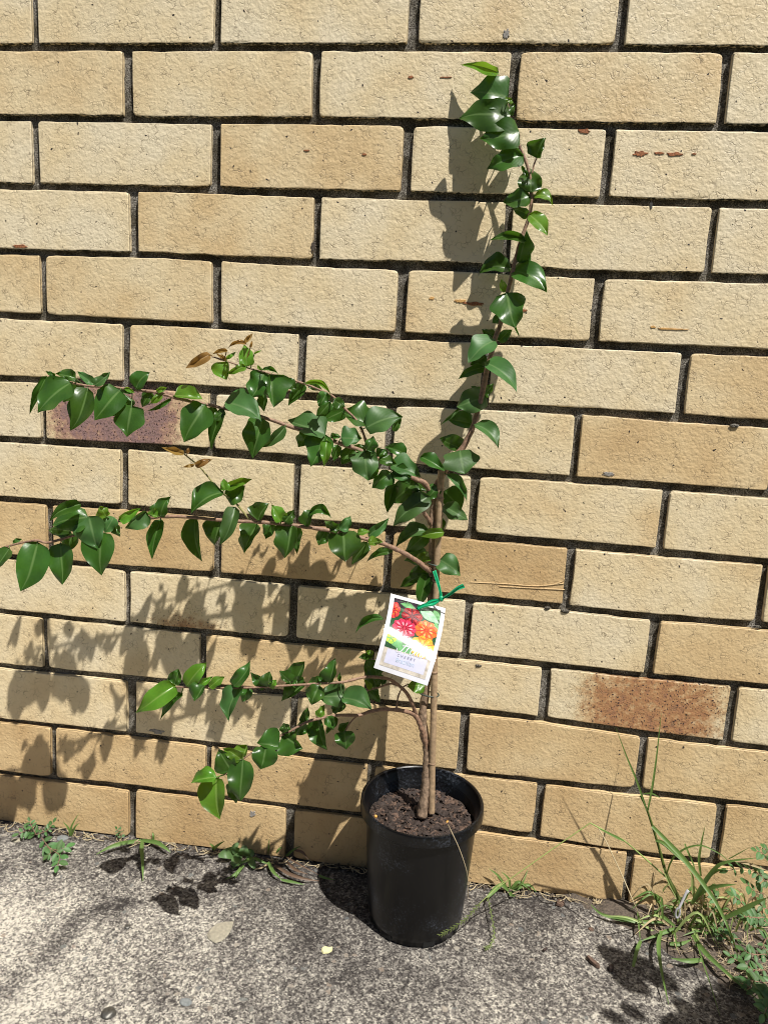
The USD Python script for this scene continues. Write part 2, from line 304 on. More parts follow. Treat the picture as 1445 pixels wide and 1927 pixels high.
# ------------------------------------------------------------------ ground
def axis(parts): return np.unique(np.round(np.concatenate(parts), 5))
gx = axis([np.linspace(-4, -0.9, 14), np.arange(-0.9, 1.0, 0.006), np.linspace(1.0, 4, 14)])
gy = axis([np.linspace(-0.98, -0.62, 6), np.arange(-0.62, 0.0101, 0.006), [0.012]])
GX, GY = np.meshgrid(gx, gy, indexing='ij')
pp = np.stack([GX, GY, 0 * GX], -1)
GZ = GY * math.tan(SLOPE) + (meshkit.fbm(pp * 9, 3, 3) - .5) * .004 + (meshkit.fbm(pp * 110, 3, 5) - .5) * .0022
# where the skin of the slab has worn to pale sand and stones, and where dirt has settled
near_wall = np.exp(-np.maximum(-GY - 0.01, 0) / 0.085)
left_pale = np.clip((-0.02 - GX) / 0.45, 0, 1) * np.clip((-GY - 0.06) / 0.12, 0, 1)
wear = 0.50 + 0.22 * left_pale - 0.17 * near_wall + 0.10 * np.clip((-GY - 0.2) / 0.2, 0, 1) + (meshkit.fbm(pp * 5.5, 3, 11) - .5) * .34
crk = np.abs(GX + 0.335 + 0.10 * (GY + 0.22) / 0.2 * -1 + (meshkit.fbm(pp * 12, 2, 9) - .5) * .05)
wear -= 0.28 * np.exp(-(crk / 0.02) ** 2) * ((GY < -0.12) & (GY > -0.42))
obj('concrete_path', (np.stack([GX, GY, GZ], -1).reshape(-1, 3), grid_faces(len(gx), len(gy))[:, ::-1]), 'weathered_concrete', smooth=True,
    pv={'wear': wear.ravel()}, label='weathered grey concrete path along the foot of the wall', kind='structure')
obj('ground', (np.array([[-40, -40, -.12], [40, -40, -.12], [40, 3, -.12], [-40, 3, -.12]]), np.array([[0, 1, 2], [0, 2, 3]])), 'lawn', kind='structure',
    label='grass yard beyond the concrete path')

# ------------------------------------------------------------------ the yard's timber fence, behind the viewer
plain('weathered_timber', (0.10, 0.085, 0.07), 0.9, 0.4, 60, 0.35)
fence = thing('paling_fence', 'weathered timber paling fence across the yard from the brick wall', 'fence', (0, -3.3, -.12))
for k in range(60):
    h = 2.3 + random.uniform(-.03, .03); b_ = trimesh.creation.box((.148, .016, h)); b_.apply_translation((-4.5 + k * .153, -3.3 + random.uniform(-.004, .004), -.12 + h / 2)); obj('paling', b_, 'weathered_timber', fence)
for z in (.15, 1.75):
    b_ = trimesh.creation.box((9.2, .04, .08)); b_.apply_translation((0, -3.335, z)); obj('rail', b_, 'weathered_timber', fence)
# ------------------------------------------------------------------ brick wall, from the joints read off the photo
PERP = {0: [(57.8, 71.1, 45), (402.6, 415.2, 40), (767.7, 788.3, 40), (1161.6, 1179.3, 40)],
 1: [(230.9, 248.5, 155), (587.3, 602.2, 155), (958, 975, 155), (1356.3, 1373, 155)],
 2: [(59, 72.4, 285), (396.3, 414.6, 293), (756.7, 775, 300), (1135, 1152.7, 310)],
 3: [(243.2, 260, 418), (589, 603, 430), (949, 963, 430), (1331, 1347, 455)],
 4: [(73.7, 85.7, 535), (398.6, 415.3, 550), (746.8, 765.7, 560), (1114.5, 1132.8, 575)],
 5: [(229.2, 242.5, 660), (559, 574.7, 680), (904.6, 921.9, 712), (1277.3, 1293.9, 725)],
 6: [(76.4, 87, 780), (392, 405, 790), (724.2, 740.8, 820), (1076.3, 1089.6, 850)],
 7: [(226.9, 239.9, 890), (551.4, 563.7, 920), (885.3, 900.2, 925), (1243, 1257.5, 958)],
 8: [(87, 99.7, 1000), (400.3, 415.3, 1060), (720.8, 735.8, 1070), (1063, 1078, 1085), (1428, 1441, 1120)],
 9: [(234, 244.8, 1130), (543.8, 559.7, 1140), (872, 885.2, 1180), (1218, 1235.7, 1220)],
 10: [(79.7, 89, 1215), (375.4, 387, 1240), (686, 701, 1280), (1014.8, 1033, 1310), (1368.6, 1385, 1340)],
 11: [(238.5, 254, 1330), (544.8, 558, 1355), (863.7, 880.3, 1385), (1200.9, 1215.8, 1420)],
 12: [(94.7, 106, 1410), (387, 397, 1430), (690, 704, 1460), (1008, 1023, 1505), (1347, 1365, 1540)],
 13: [(242.5, 255.8, 1530), (536.5, 553, 1570), None, (1174, 1189, 1650)]}
BED = {0: [(50, 80.4, 94.7), (700, 80.5, 95.4), (1000, 79.7, 96.3), (1440, 85.7, 98.7)],
 1: [(5, 214, 226), (400, 219, 232), (700, 220, 235), (1050, 227.6, 240.8), (1430, 233, 246.5)],
 2: [(5, 342, 355.5), (350, 349.5, 362), (700, 358, 373.7), (1100, 369, 383.7), (1430, 376, 392)],
 3: [(5, 467, 478), (300, 474.4, 485), (600, 488, 501.6), (880, 493, 511.5), (1100, 508, 523), (1430, 515, 533)],
 4: [(5, 586, 599), (350, 604.6, 614.5), (600, 617, 631), (1050, 638, 652.7), (1430, 655.4, 670)],
 5: [(5, 706, 717.5), (300, 719, 734), (700, 747, 762), (1100, 767, 780.6), (1240, 775.7, 792), (1430, 789, 804)],
 6: [(5, 820.5, 832), (300, 835.5, 850), (600, 858.7, 877), (1050, 893.6, 907), (1400, 920, 934.4)],
 7: [(5, 933.5, 945), (200, 946.8, 958), (860, 999, 1013), (1000, 1010.5, 1026.4), (1200, 1028, 1044.7), (1400, 1048, 1061)],
 8: [(90, 1049.7, 1059.7), (220, 1063, 1073), (350, 1073, 1084.6), (450, 1080, 1093), (600, 1093, 1106), (700, 1103, 1114.5), (1000, 1131, 1144), (1200, 1152.7, 1166), (1400, 1168.6, 1182.6)],
 9: [(5, 1147.7, 1158), (200, 1166.6, 1176), (520, 1197.5, 1209), (860, 1228.4, 1242), (1000, 1243.7, 1256), (1200, 1265, 1277), (1400, 1284, 1295.5)],
 10: [(30, 1252, 1262), (300, 1277, 1289), (900, 1333.7, 1347), (1000, 1346, 1358), (1200, 1375, 1388.5), (1340, 1392, 1405), (1440, 1403.5, 1416.8)],
 11: [(5, 1352, 1360), (220, 1375, 1385), (350, 1392, 1402), (650, 1426, 1438), (970, 1461.5, 1471), (1180, 1483, 1498), (1400, 1509.7, 1520)],
 12: [(50, 1456.5, 1466.5), (250, 1476.5, 1486), (500, 1509, 1519.7), (650, 1528, 1538), (930, 1558, 1571), (1000, 1571, 1581), (1150, 1596, 1606), (1300, 1614, 1626)]}
# tone 0 cream .. 1 tan; each course left to right as the photo shows it ('B' = fire-flashed)
TONE = {0: [.2, .2, .2, .22, .22], 1: [.42, .3, .22, .45, .15], 2: [.15, .15, .5, .15, .22], 3: [.2, .42, .22, .18, .2], 4: [.45, .4, .25, .25, .22],
 5: [.3, .3, .22, .18, .55], 6: [.18, 'P', .25, .25, .62], 7: [.22, .22, .22, .32, .22], 8: [.7, .85, .85, .92, .25, .3], 9: [.25, 'S', .25, .25, .6],
 10: [.3, .25, .6, .3, 'R', .22], 11: [.3, .3, .6, .65, .6], 12: [.72, .8, .8, .75, .7, .75], 13: [.85, .85, .85, .8, .85]}
BW, MOD = 0.2455, 0.086
joints = {}
for c, row in PERP.items():
    out = []
    for j in row:
        if j is None: out.append(None); continue
        a, b = at(j[0], j[2], 0.0)[0], at(j[1], j[2], 0.0)[0]; out.append((a, b))
    for i, j in enumerate(out):
        if j is None: out[i] = ((out[i - 1][0] + out[i + 1][0]) / 2, (out[i - 1][1] + out[i + 1][1]) / 2)
    joints[c] = out
beds = {}
for c, row in BED.items():
    beds[c] = (np.array([at(x, (a + b) / 2, 0.0)[0] for x, a, b in row]), np.array([at(x, a, 0.0)[2] for x, a, b in row]), np.array([at(x, b, 0.0)[2] for x, a, b in row]))
def bed(c, x, which):
    if c in beds: return float(np.interp(x, beds[c][0], beds[c][which]))
    return 1.117 - c * MOD + (0.005 if which == 1 else -0.005)

def brick_mesh(x0, x1, z0, z1, detail, seed):
    """rounded, slightly uneven face at y = 0, running back to y = 0.03"""
    w, h = x1 - x0, z1 - z0
    nu, nv = (27, 11) if detail else (7, 4)
    def ax(n, L):
        e = [0, .0005, .0012, .0016]; return np.array(e + list(np.linspace(.004, L - .004, n - 8)) + [L - t for t in e[::-1]]) if n > 7 else np.linspace(0, L, n)
    U, V = np.meshgrid(ax(nu, w), ax(nv, h), indexing='ij')
    d = np.minimum(np.minimum(U, w - U), np.minimum(V, h - V))
    Y = np.where(d < .0012, .0012 * (1 - np.sqrt(np.clip(1 - (1 - d / .0012) ** 2, 0, 1))), 0)
    q = np.stack([U + x0, 0 * U + seed, V + z0], -1)
    wob = (meshkit.fbm(q * 130, 3, 1) - .5)
    Y = Y + (meshkit.fbm(q * 45, 2, 2) - .5) * .0005 + np.where(d < .003, np.maximum(wob - .10, 0) * .006, 0)
    X, Z = U + x0, V + z0
    edgef = np.exp(-d / .003)
    X = X + edgef * (meshkit.fbm(q * 60, 3, 4) - .5) * .0026
    Z = Z + edgef * (meshkit.fbm(q * 60, 3, 6) - .5) * .0030
    # knocked corners
    r = random.Random(seed)
    for cx, cz, sx, sz in ((0, 0, 1, 1), (w, 0, -1, 1), (0, h, 1, -1), (w, h, -1, -1)):
        rad = r.choice([.0012, .002, .003, .006]); dd = np.hypot(U - cx, V - cz); k = np.clip(1 - dd / rad, 0, 1)
        X = X + sx * k * rad * .3; Z = Z + sz * k * rad * .3; Y = Y + k * .002
    nu, nv = U.shape
    v = np.stack([X, Y, Z], -1)
    f = grid_faces(nu, nv)
    ring = [(i, 0) for i in range(nu)] + [(nu - 1, j) for j in range(1, nv)] + [(i, nv - 1) for i in range(nu - 2, -1, -1)] + [(0, j) for j in range(nv - 2, 0, -1)]
    ri = np.array([i * nv + j for i, j in ring]); base = nu * nv
    flat = v.reshape(-1, 3); back = flat[ri].copy(); back[:, 1] = .03
    n = len(ri); k = np.arange(n); k2 = (k + 1) % n
    side = np.vstack([np.stack([ri[k], base + k, base + k2], 1), np.stack([ri[k], base + k2, ri[k2]], 1)])
    allv = np.vstack([flat, back]); uu = np.concatenate([U.ravel() / w, U.ravel()[ri] / w]); vv = np.concatenate([V.ravel() / h, V.ravel()[ri] / h])
    return allv, np.vstack([f, side]), uu, vv, np.concatenate([V.ravel(), V.ravel()[ri]])
wall = thing('brick_wall', 'cream and tan glazed brick wall with dark recessed joints behind the potted plant', 'wall', (0, 0, 0))
# mortar bed, set back from the faces
mx_, mz_ = np.arange(-0.75, 0.92, 0.005), np.arange(-0.05, 1.3, 0.005)
mx_ = axis([np.linspace(-1.75, -0.75, 20), mx_, np.linspace(0.92, 1.75, 20)]); mz_ = axis([mz_, np.linspace(1.3, 1.72, 12)])
MX, MZ = np.meshgrid(mx_, mz_, indexing='ij'); q = np.stack([MX, 0 * MX, MZ], -1)
MY = .0064 + (meshkit.fbm(q * 150, 3, 21) - .5) * .0030 + (meshkit.fbm(q * 20, 2, 22) - .5) * .0022
obj('mortar', (np.stack([MX, MY, MZ], -1).reshape(-1, 3), grid_faces(len(mx_), len(mz_))), 'mortar', wall, smooth=True)
obj('wall_core', trimesh.creation.box((3.5, .08, 1.8), trimesh.transformations.translation_matrix((0, .08, .82))), 'mortar', wall)
BRICKS, FACE = {}, {}
for c in range(-6, 14):
    par = c % 2
    if c in joints:
        js = list(joints[c]); tones = TONE[c]
    else:
        x0 = np.mean([joints[cc][1][0] for cc in range(14) if cc % 2 == par]); js = [(x0 + BW * k - .0055, x0 + BW * k + .0055) for k in range(-1, 4)]; tones = [random.choice([.15, .2, .25, .4]) for _ in range(6)]
    first = 0
    while js[0][0] > -1.45: js.insert(0, (js[0][0] - BW, js[0][1] - BW)); first += 1
    while js[-1][1] < 1.45: js.append((js[-1][0] + BW, js[-1][1] + BW))
    for i in range(len(js) - 1):
        x0, x1 = js[i][1], js[i + 1][0]; xm = (x0 + x1) / 2
        z1 = bed(c - 1, xm, 2); z0 = bed(c, xm, 1) if c < 13 else .002
        k = i - first + 1
        t = tones[k] if (c in joints and 0 <= k < len(tones)) else (random.choice([.15, .22, .3, .45]) if c < 8 else random.choice([.3, .6, .75, .8]))
        det = -0.72 < xm < 0.88 and c >= -1
        seed = (c + 10) * 40 + i
        v, f, uu, vv, vm = brick_mesh(x0, x1, z0, z1, det, seed)
        # bed joints of real bricklaying are not quite straight
        if c in beds and c - 1 in beds:
            lo = np.interp(v[:, 0], beds[c][0], beds[c][1]) - z0; hi = np.interp(v[:, 0], beds[c - 1][0], beds[c - 1][2]) - z1
            v[:, 2] += lo * (1 - vv) + hi * vv
        dy = random.uniform(-.0012, .0012); tilt = random.uniform(-.0008, .0008)
        front = v[:, 1] < .0295
        v[front, 1] += dy + tilt * (uu[front] - .5) * 2
        q = v * np.array([1, 0, 1]); nz = meshkit.fbm(q * 16, 3, seed)
        burn = np.zeros(len(v)); tone = t if not isinstance(t, str) else .25
        if t == 'P': burn = np.clip(1.25 * np.exp(-(((uu - .42) / .45) ** 4 + ((vv - .5) / .68) ** 4)) + (nz - .5) * .6, 0, 1); tone = .35
        elif t == 'R': burn = np.clip(1.0 * np.exp(-(((uu - .58) / .43) ** 4 + ((vv - .45) / .75) ** 4)) + (nz - .5) * .35, 0, .85); tone = .2
        elif t == 'S': burn = np.clip(.75 * np.exp(-(((uu - .36) / .28) ** 2 + ((vv + .02) / .30) ** 2)) + (nz - .5) * .25, 0, 1) * (vv < .8)
        tv = tone + (nz - .5) * .45
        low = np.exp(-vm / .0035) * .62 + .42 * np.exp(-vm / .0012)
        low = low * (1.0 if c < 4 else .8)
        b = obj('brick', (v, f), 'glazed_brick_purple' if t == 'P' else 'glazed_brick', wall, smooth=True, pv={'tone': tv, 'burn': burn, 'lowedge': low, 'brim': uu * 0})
        BRICKS[(c, k)] = b; FACE[b] = (x0, x1, dy, tilt)
        if isinstance(t, str): setd(stage.GetPrimAtPath(b), {'P': 'purple fire-flashed brick', 'R': 'red-brown fire-flashed brick', 'S': 'brick with a scorched lower edge'}[t])
# rust marks, scabs and smears that sit on single bricks
def patch(u, v, ru, rv, mat_, parent, seed, n=22, y=-.0003, name='rust_mark', rag=.35):
    r = random.Random(seed); c0 = at(u, v, 0.0); sc = 1.0 / 1430
    fx0, fx1, fdy, ftl = FACE[parent]; fy = fdy + ftl * ((c0[0] - fx0) / (fx1 - fx0) - .5) * 2; y = fy - .0004
    pts = []
    for k in range(n):
        a = 2 * math.pi * k / n; j = 1 + r.uniform(-rag, rag)
        pts.append([c0[0] + ru * sc * j * math.cos(a), y, c0[2] + rv * sc * j * math.sin(a)])
    rim = np.array(pts); rim2 = (rim - c0) * .8 + c0; rim2[:, 1] = y - .0004
    rim[:, 1] = fy + .0010
    v_ = np.vstack([rim, rim2, [[c0[0], y - .0004, c0[2]]]]); f = []
    for k in range(n):
        k2 = (k + 1) % n; f += [[k, k2, n + k2], [k, n + k2, n + k], [n + k, n + k2, 2 * n]]
    return obj(name, (v_, np.array(f)), mat_, parent)
for (u, v, ru, rv, mt, key) in [(1205, 288, 13, 5, 'rust', (2, 4)), (1240, 287, 9, 2.2, 'rust', (2, 4)), (1270, 289, 13, 3.6, 'rust', (2, 4)), (1306, 288.5, 4, 1.4, 'rust', (2, 4)),
        (1100, 245.5, 11, 4, 'rust', (2, 3)), (38, 463, 16, 3.6, 'rust', (3, 0)), (773, 144.5, 5, 2.6, 'rust', (1, 2)), (840, 145, 11, 1.2, 'rust', (1, 2)),
        (893, 571, 20, 3.6, 'rust', (4, 3)), (865, 566, 11, 3, 'rust_stain', (4, 3)), (812, 561, 5, 2.6, 'rust_stain', (4, 3)), (985, 584, 6, 3, 'rust', (4, 3)),
        (686, 290, 4.5, 1.8, 'rust', (2, 2)), (577, 283, 6, 1.4, 'rust', (2, 2)), (1265, 619, 26, 1.6, 'rust_stain', (4, 4)), (1228, 615, 5, 2, 'rust_stain', (4, 4)),
        (1225, 386, 2.6, 7, 'metal_cap', (3, 3)), (475, 1532, 8, 7, 'mark_grey', (13, 1)), (590, 464, 5, 10, 'dirt', (3, 1)), (953, 62, 6, 8, 'mark_grey', (0, 3)),
        (1145, 892, 11, 4, 'mark_grey', (6, 4)), (150, 1345, 0.1, 0.1, 'mark_grey', (10, 1)), (295, 1378, 16, 6, 'mark_grey', (11, 1))]:
    if ru > 1 and key in BRICKS: patch(u, v, ru, rv, mt, BRICKS[key], int(u * 7 + v), name='rust_mark' if 'rust' in mt else 'scab_mark')
# one mortar smear left standing proud on the joints
for u, v, s in [(1063, 1150, 9), (1030, 1144, 6), (1425, 1180, 7), (1382, 801, 8), (900, 1253, 7)]:
    ico = trimesh.creation.icosphere(2, 1.0); v3 = np.array(ico.vertices); v3 *= (1 + (meshkit.fbm(v3 * 2 + u, 3, 3) - .5) * .8)[:, None]
    c0 = at(u, v, 0.0); obj('mortar_lump', (c0 + v3 * np.array([s, 3.2, s * .45]) / 1430 + [0, .0005, 0], ico.faces), 'mortar', wall, smooth=True)

for p_ in ([(885, 1096), (950, 1099), (1010, 1103), (1061, 1098)], [(940, 1104), (1000, 1107), (1062, 1110)], [(1040, 1101), (1058, 1094), (1062, 1088)]):
    obj('drag_mark', tube(spline(np.array([at(u, v, 0.0) + [0, .0004, 0] for u, v in p_]), 4), .0008, 6), 'glazed_brick', BRICKS[(8, 3)], smooth=True, pv={'tone': np.full(len(tube(spline(np.array([at(u, v, 0.0) for u, v in p_]), 4), .001, 6)[0]), .8)})
# ------------------------------------------------------------------ pot
PCX, PRT, PH_, PRB, PRN = 0.1084, 0.0815, 0.1765, 0.0620, 0.0722
cs, sn = math.cos(SLOPE), math.sin(SLOPE)
PCY = -.0012 - PRT * cs + PH_ * sn
PO = np.array([PCX, PCY, PCY * math.tan(SLOPE) + .001]); EX = np.array([1., 0, 0]); EY = np.array([0, cs, sn]); EZ = np.array([0, -sn, cs])
pot = thing('plant_pot', 'black plastic nursery pot standing against the brick wall', 'plant pot', PO)
rb = lambda z: PRB + (PRN - PRB) * (z / (PH_ - .02)) ** .8
body = [(.001, .006), (PRB - .004, .006), (PRB - .003, .0008), (PRB - .0012, 0), (PRB, .0012), (PRB + .0004, .007), (PRB + .0018, .0095)] + \
       [(rb(z) + .0012, z) for z in np.linspace(.015, PH_ - .016, 10)]
obj('body', lathe(body, PO, EX, EY, EZ, 96), 'pot_plastic', pot, smooth=35)
rim = [(PRN + .0010, PH_ - .0162), (PRT - .0012, PH_ - .0156), (PRT - .0002, PH_ - .0145), (PRT, PH_ - .008), (PRT - .0004, PH_ - .002), (PRT - .0016, PH_ - .0002), (PRT - .0036, PH_),
       (PRT - .0048, PH_ - .0012), (PRT - .0056, PH_ - .006), (PRN - .0012, PH_ - .0150)]
obj('rim', lathe(rim, PO, EX, EY, EZ, 96), 'pot_plastic', pot, smooth=35)
inner = [(PRN - .0008, PH_ - .0152)]
for z in np.linspace(PH_ - .016, PH_ - .042, 14): inner += [(rb(z) - .0012, z), (rb(z) - .0017, z - .0008)]
obj('inner_wall', lathe(inner[::1], PO, EX, EY, EZ, 96), 'pot_plastic', pot, smooth=False)
a0 = math.radians(238)
for k, (ang, wd) in enumerate([(238, .016), (292, .016), (338, .014)]):
    a = math.radians(ang); d = math.cos(a) * EX + math.sin(a) * EY; tdir = -math.sin(a) * EX + math.cos(a) * EY
    bx = trimesh.creation.box((wd, .004, .0085)); T = np.eye(4); T[:3, 0], T[:3, 1], T[:3, 2], T[:3, 3] = tdir, d, EZ, PO + d * (PRB - .0006) + EZ * .0055; bx.apply_transform(T)
    obj('drain_slot', bx, 'slot_black', pot)
# soil
SZ = PH_ - .032
soil = thing('potting_mix', 'dark brown bark potting mix filling the black pot around the trunk', 'potting mix', PO + EZ * SZ)
rr = np.linspace(0.0001, rb(SZ) - .0022, 26); th = np.linspace(0, 2 * math.pi, 90, endpoint=False)
RR, TH = np.meshgrid(rr, th, indexing='ij'); q = np.stack([RR * np.cos(TH), RR * np.sin(TH), 0 * RR], -1)
HZ = (meshkit.fbm(q * 60, 4, 8) - .5) * .012 + .004 * (1 - (RR / rr[-1]) ** 2)
SV = PO + q[..., :1] * EX + q[..., 1:2] * EY + (SZ + HZ)[..., None] * EZ
fs = []
for i in range(len(rr) - 1):
    for j in range(90):
        k = (j + 1) % 90; fs += [[i * 90 + j, (i + 1) * 90 + j, (i + 1) * 90 + k], [i * 90 + j, (i + 1) * 90 + k, i * 90 + k]]
obj('soil', (SV.reshape(-1, 3), np.array(fs)), 'potting_soil', soil, smooth=True)
def soil_point(x, y):
    z = (meshkit.fbm(np.array([[x, y, 0]]) * 60, 4, 8)[0] - .5) * .012 + .004 * (1 - (x * x + y * y) / rr[-1] ** 2)
    return PO + x * EX + y * EY + (SZ + z) * EZ
CUBE = trimesh.creation.box((1, 1, 1))
def chips(n, size, place, seed):
    r = np.random.default_rng(seed); out = []
    for _ in range(n):
        v = np.array(CUBE.vertices) * (1 + r.uniform(-.35, .35, (8, 3)))
        v = v * np.array([r.uniform(.5, 1.5), r.uniform(.35, .9), r.uniform(.12, .35)]) * size * r.uniform(.5, 1.5)
        v = Rotation.from_euler('zxy', [r.uniform(0, 6.3), r.normal(0, .45), r.normal(0, .45)]).apply(v)
        out.append((v + place(r), CUBE.faces))
    return cat(out)
def in_pot(r):
    a, d = r.uniform(0, 2 * math.pi), math.sqrt(r.uniform(0, 1)) * (rr[-1] - .003)
    return soil_point(d * math.cos(a), d * math.sin(a)) + EZ * .0008
for nm, mt, n, s in (('dark_chips', 'bark_chip_dark', 900, .0066), ('brown_chips', 'bark_chip_brown', 480, .0058), ('grey_chips', 'bark_chip_grey', 130, .0044)):
    obj(nm, chips(n, s, in_pot, len(nm)), mt, soil, kind='stuff')
def pebble(c, r, mt, parent, name, sq=(1, 1, 1), **k):
    s = trimesh.creation.icosphere(2, 1.0); v = np.array(s.vertices); v *= (1 + (meshkit.fbm(v * 1.3 + np.array(c) * 90, 2, 3) - .5) * .5)[:, None]
    return obj(name, (v * r * np.array(sq) + c, s.faces), mt, parent, smooth=True, **k)
for u, v in [(775, 1469), (707, 1537), (790, 1560), (795, 1557), (756, 1544), (851, 1478), (842, 1548)]:
    d = ray(u, v); P0 = PO + EZ * (SZ + .002); t = ((P0 - CAM) @ EZ) / (d @ EZ); pebble(CAM + d * t, .0021, 'fertiliser', soil, 'fertiliser_grain')

# ------------------------------------------------------------------ the plant: lines read off the photo with their distance from the wall
def line(pts): return spline(np.array(pts, float), 6)         # rows (u, v, y)
def world(l): return at(l[:, 0], l[:, 1], l[:, 2])
PY = PCY
LEADER = line([(815, 926, -.062), (838, 884, -.060), (858, 858, -.058), (873, 838, -.057), (889, 805, -.056), (899, 772, -.055), (908, 736, -.053), (917, 692, -.050), (923, 670, -.048), (930, 640, -.046),
               (940, 615, -.045), (950, 570, -.043), (956, 545, -.042), (962, 522, -.041), (972, 480, -.040), (982, 445, -.040), (996, 406, -.040), (1000, 372, -.041), (998, 340, -.042), (994, 318, -.043), (986, 293, -.043), (978, 275, -.043),
               (964, 240, -.042), (958, 215, -.041), (953, 190, -.039), (946, 165, -.036), (938, 142, -.033)])
LEADER[:, 2] += .013 * np.clip((520 - LEADER[:, 1]) / 250, 0, 1)
TRUNK = line([(793, 1538, PY - .012), (799, 1500, PY - .008), (804, 1450, PY - .002), (804, 1415, -.072), (797, 1370, -.071), (796, 1340, -.070), (800, 1305, -.069), (806, 1250, -.067), (809, 1190, -.066), (811, 1130, -.065),
              (813, 1080, -.064), (814, 1020, -.063), (814, 960, -.062), (815, 926, -.062)])
B1 = line([(815, 930, -.066), (797, 908, -.074), (780, 901, -.080), (739, 877, -.090), (704, 861, -.098), (677, 847, -.103), (642, 835, -.108), (614, 825, -.112), (573, 811, -.118), (538, 800, -.123), (504, 788, -.128), (460, 775, -.134),
           (422, 768, -.140), (380, 759, -.146), (332, 749, -.152), (294, 738, -.157), (249, 733, -.162), (207, 728, -.166), (166, 726, -.170), (131, 719, -.173)])
B1S = line([(697, 858, -.100), (677, 800, -.10), (649, 769, -.104), (625, 745, -.110), (600, 733, -.116), (576, 723, -.121), (540, 712, -.128), (497, 700, -.136), (466, 692, -.141), (431, 681, -.147), (400, 671, -.152)])
B2 = line([(811, 1075, -.068), (800, 1068, -.073), (781, 1053, -.080), (746, 1034, -.09), (711, 1020, -.10), (677, 1012, -.107), (642, 1003, -.113), (594, 994, -.121), (538, 987, -.130), (483, 982, -.138), (432, 980, -.145), (367, 974, -.152),
           (311, 972, -.158), (242, 979, -.165), (214, 983, -.168), (177, 998, -.171), (142, 1007, -.174), (91, 1021, -.178), (66, 1017, -.180), (18, 1027, -.185), (-6, 1036, -.187)])
B2S = line([(472, 981, -.139), (443, 946, -.142), (420, 929, -.145), (408, 918, -.147), (377, 880, -.152), (346, 854, -.156)])
B3 = line([(783, 1345, -.082), (777, 1328, -.092), (766, 1306, -.102), (749, 1289, -.112), (733, 1279, -.120), (711, 1275, -.130), (684, 1275, -.139), (655, 1282, -.147), (629, 1285, -.153), (546, 1290, -.168), (477, 1294, -.178), (408, 1295, -.187), (331, 1293, -.195)])
B4 = line([(804, 1412, -.073), (800, 1392, -.075), (791, 1366, -.079), (781, 1347, -.084), (766, 1340, -.093), (744, 1336, -.105), (722, 1335, -.115), (697, 1339, -.125), (677, 1346, -.133), (655, 1346, -.141), (628, 1347, -.150), (600, 1353, -.158),
           (580, 1358, -.163), (546, 1376, -.172), (522, 1388, -.178), (477, 1415, -.190), (442, 1440, -.200), (421, 1459, -.207)])
B4S = line([(672, 1347, -.135), (661, 1358, -.137), (650, 1375, -.140), (645, 1385, -.141)])
TW_F = line([(91, 1021, -.178), (70, 1015, -.180), (40, 1022, -.182)])
INNER = line([(811, 988, -.064), (803, 972, -.072), (790, 955, -.078), (783, 940, -.082)])
SIDE3 = line([(749, 1290, -.112), (735, 1287, -.108), (712, 1294, -.102), (690, 1300, -.098)])
STUB = line([(1001, 325, -.043), (1006, 305, -.041), (1010, 297, -.040)])
SIDE7 = line([(746, 1333, -.105), (749, 1312, -.1), (757, 1295, -.092), (768, 1288, -.088)])

def taper(l, r0, r1, p=1.0): return r0 + (r1 - r0) * np.linspace(0, 1, len(l)) ** p
plant = thing('cherry_tree', 'young glossy green fruit tree trained flat with tiers of side branches and one tall leader', 'tree', world(TRUNK[:1])[0])
def limb(name, l, r0, r1, mt, p=1.0, parent=None, sides=10, label=None, knots=True):
    pts = world(l); r = taper(l, r0, r1, p)
    if knots: r = r * (1 + .16 * np.maximum(np.sin(np.arange(len(l)) * 1.05 + len(l)), .55) - .08)
    v, f = tube(pts, r, sides); i_ = np.minimum(np.repeat(np.arange(len(pts)), sides), len(pts) - 1); i_ = np.append(i_, [0, len(pts) - 1])
    v = v + (v - pts[i_]) * ((meshkit.fbm(v * 160, 3, 2) - .5) * .7)[:, None]
    return obj(name, (v, f), mt, parent or plant, smooth=True, label=label)
trunk_p = limb('trunk', TRUNK, .0072, .0038, 'bark_trunk', .6, sides=14)
leader_p = limb('leader', LEADER, .0040, .0013, 'bark_twig', .8)
P_B1 = limb('branch', B1, .0033, .0013, 'bark_twig', .8)
P_B1S = limb('branch', B1S, .0017, .0008, 'bark_twig', .8)
P_B2 = limb('branch', B2, .0033, .0012, 'bark_twig', .8)
P_B2S = limb('branch', B2S, .0013, .0008, 'green_twig')
P_B3 = limb('branch', B3, .0026, .0010, 'bark_twig', .8)
P_B4 = limb('branch', B4, .0042, .0009, 'bark_twig', .6)
P_B4S = limb('branch', B4S, .0011, .0008, 'bark_twig')
P_IN = limb('branch', INNER, .0030, .0014, 'bark_twig')
P_S3 = limb('branch', SIDE3, .0015, .0009, 'bark_twig')
P_ST = limb('branch', STUB, .0010, .0009, 'bark_twig')
P_S7 = limb('branch', SIDE7, .0011, .0008, 'bark_twig')
LINES = {'L': (LEADER, leader_p), 'T': (TRUNK, trunk_p), '1': (B1, P_B1), '1s': (B1S, P_B1S), '2': (B2, P_B2), '2s': (B2S, P_B2S), '3': (B3, P_B3), '4': (B4, P_B4), '4s': (B4S, P_B4S),
         'i': (INNER, P_IN), 's3': (SIDE3, P_S3), 'st': (STUB, P_ST), 's7': (SIDE7, P_S7)}

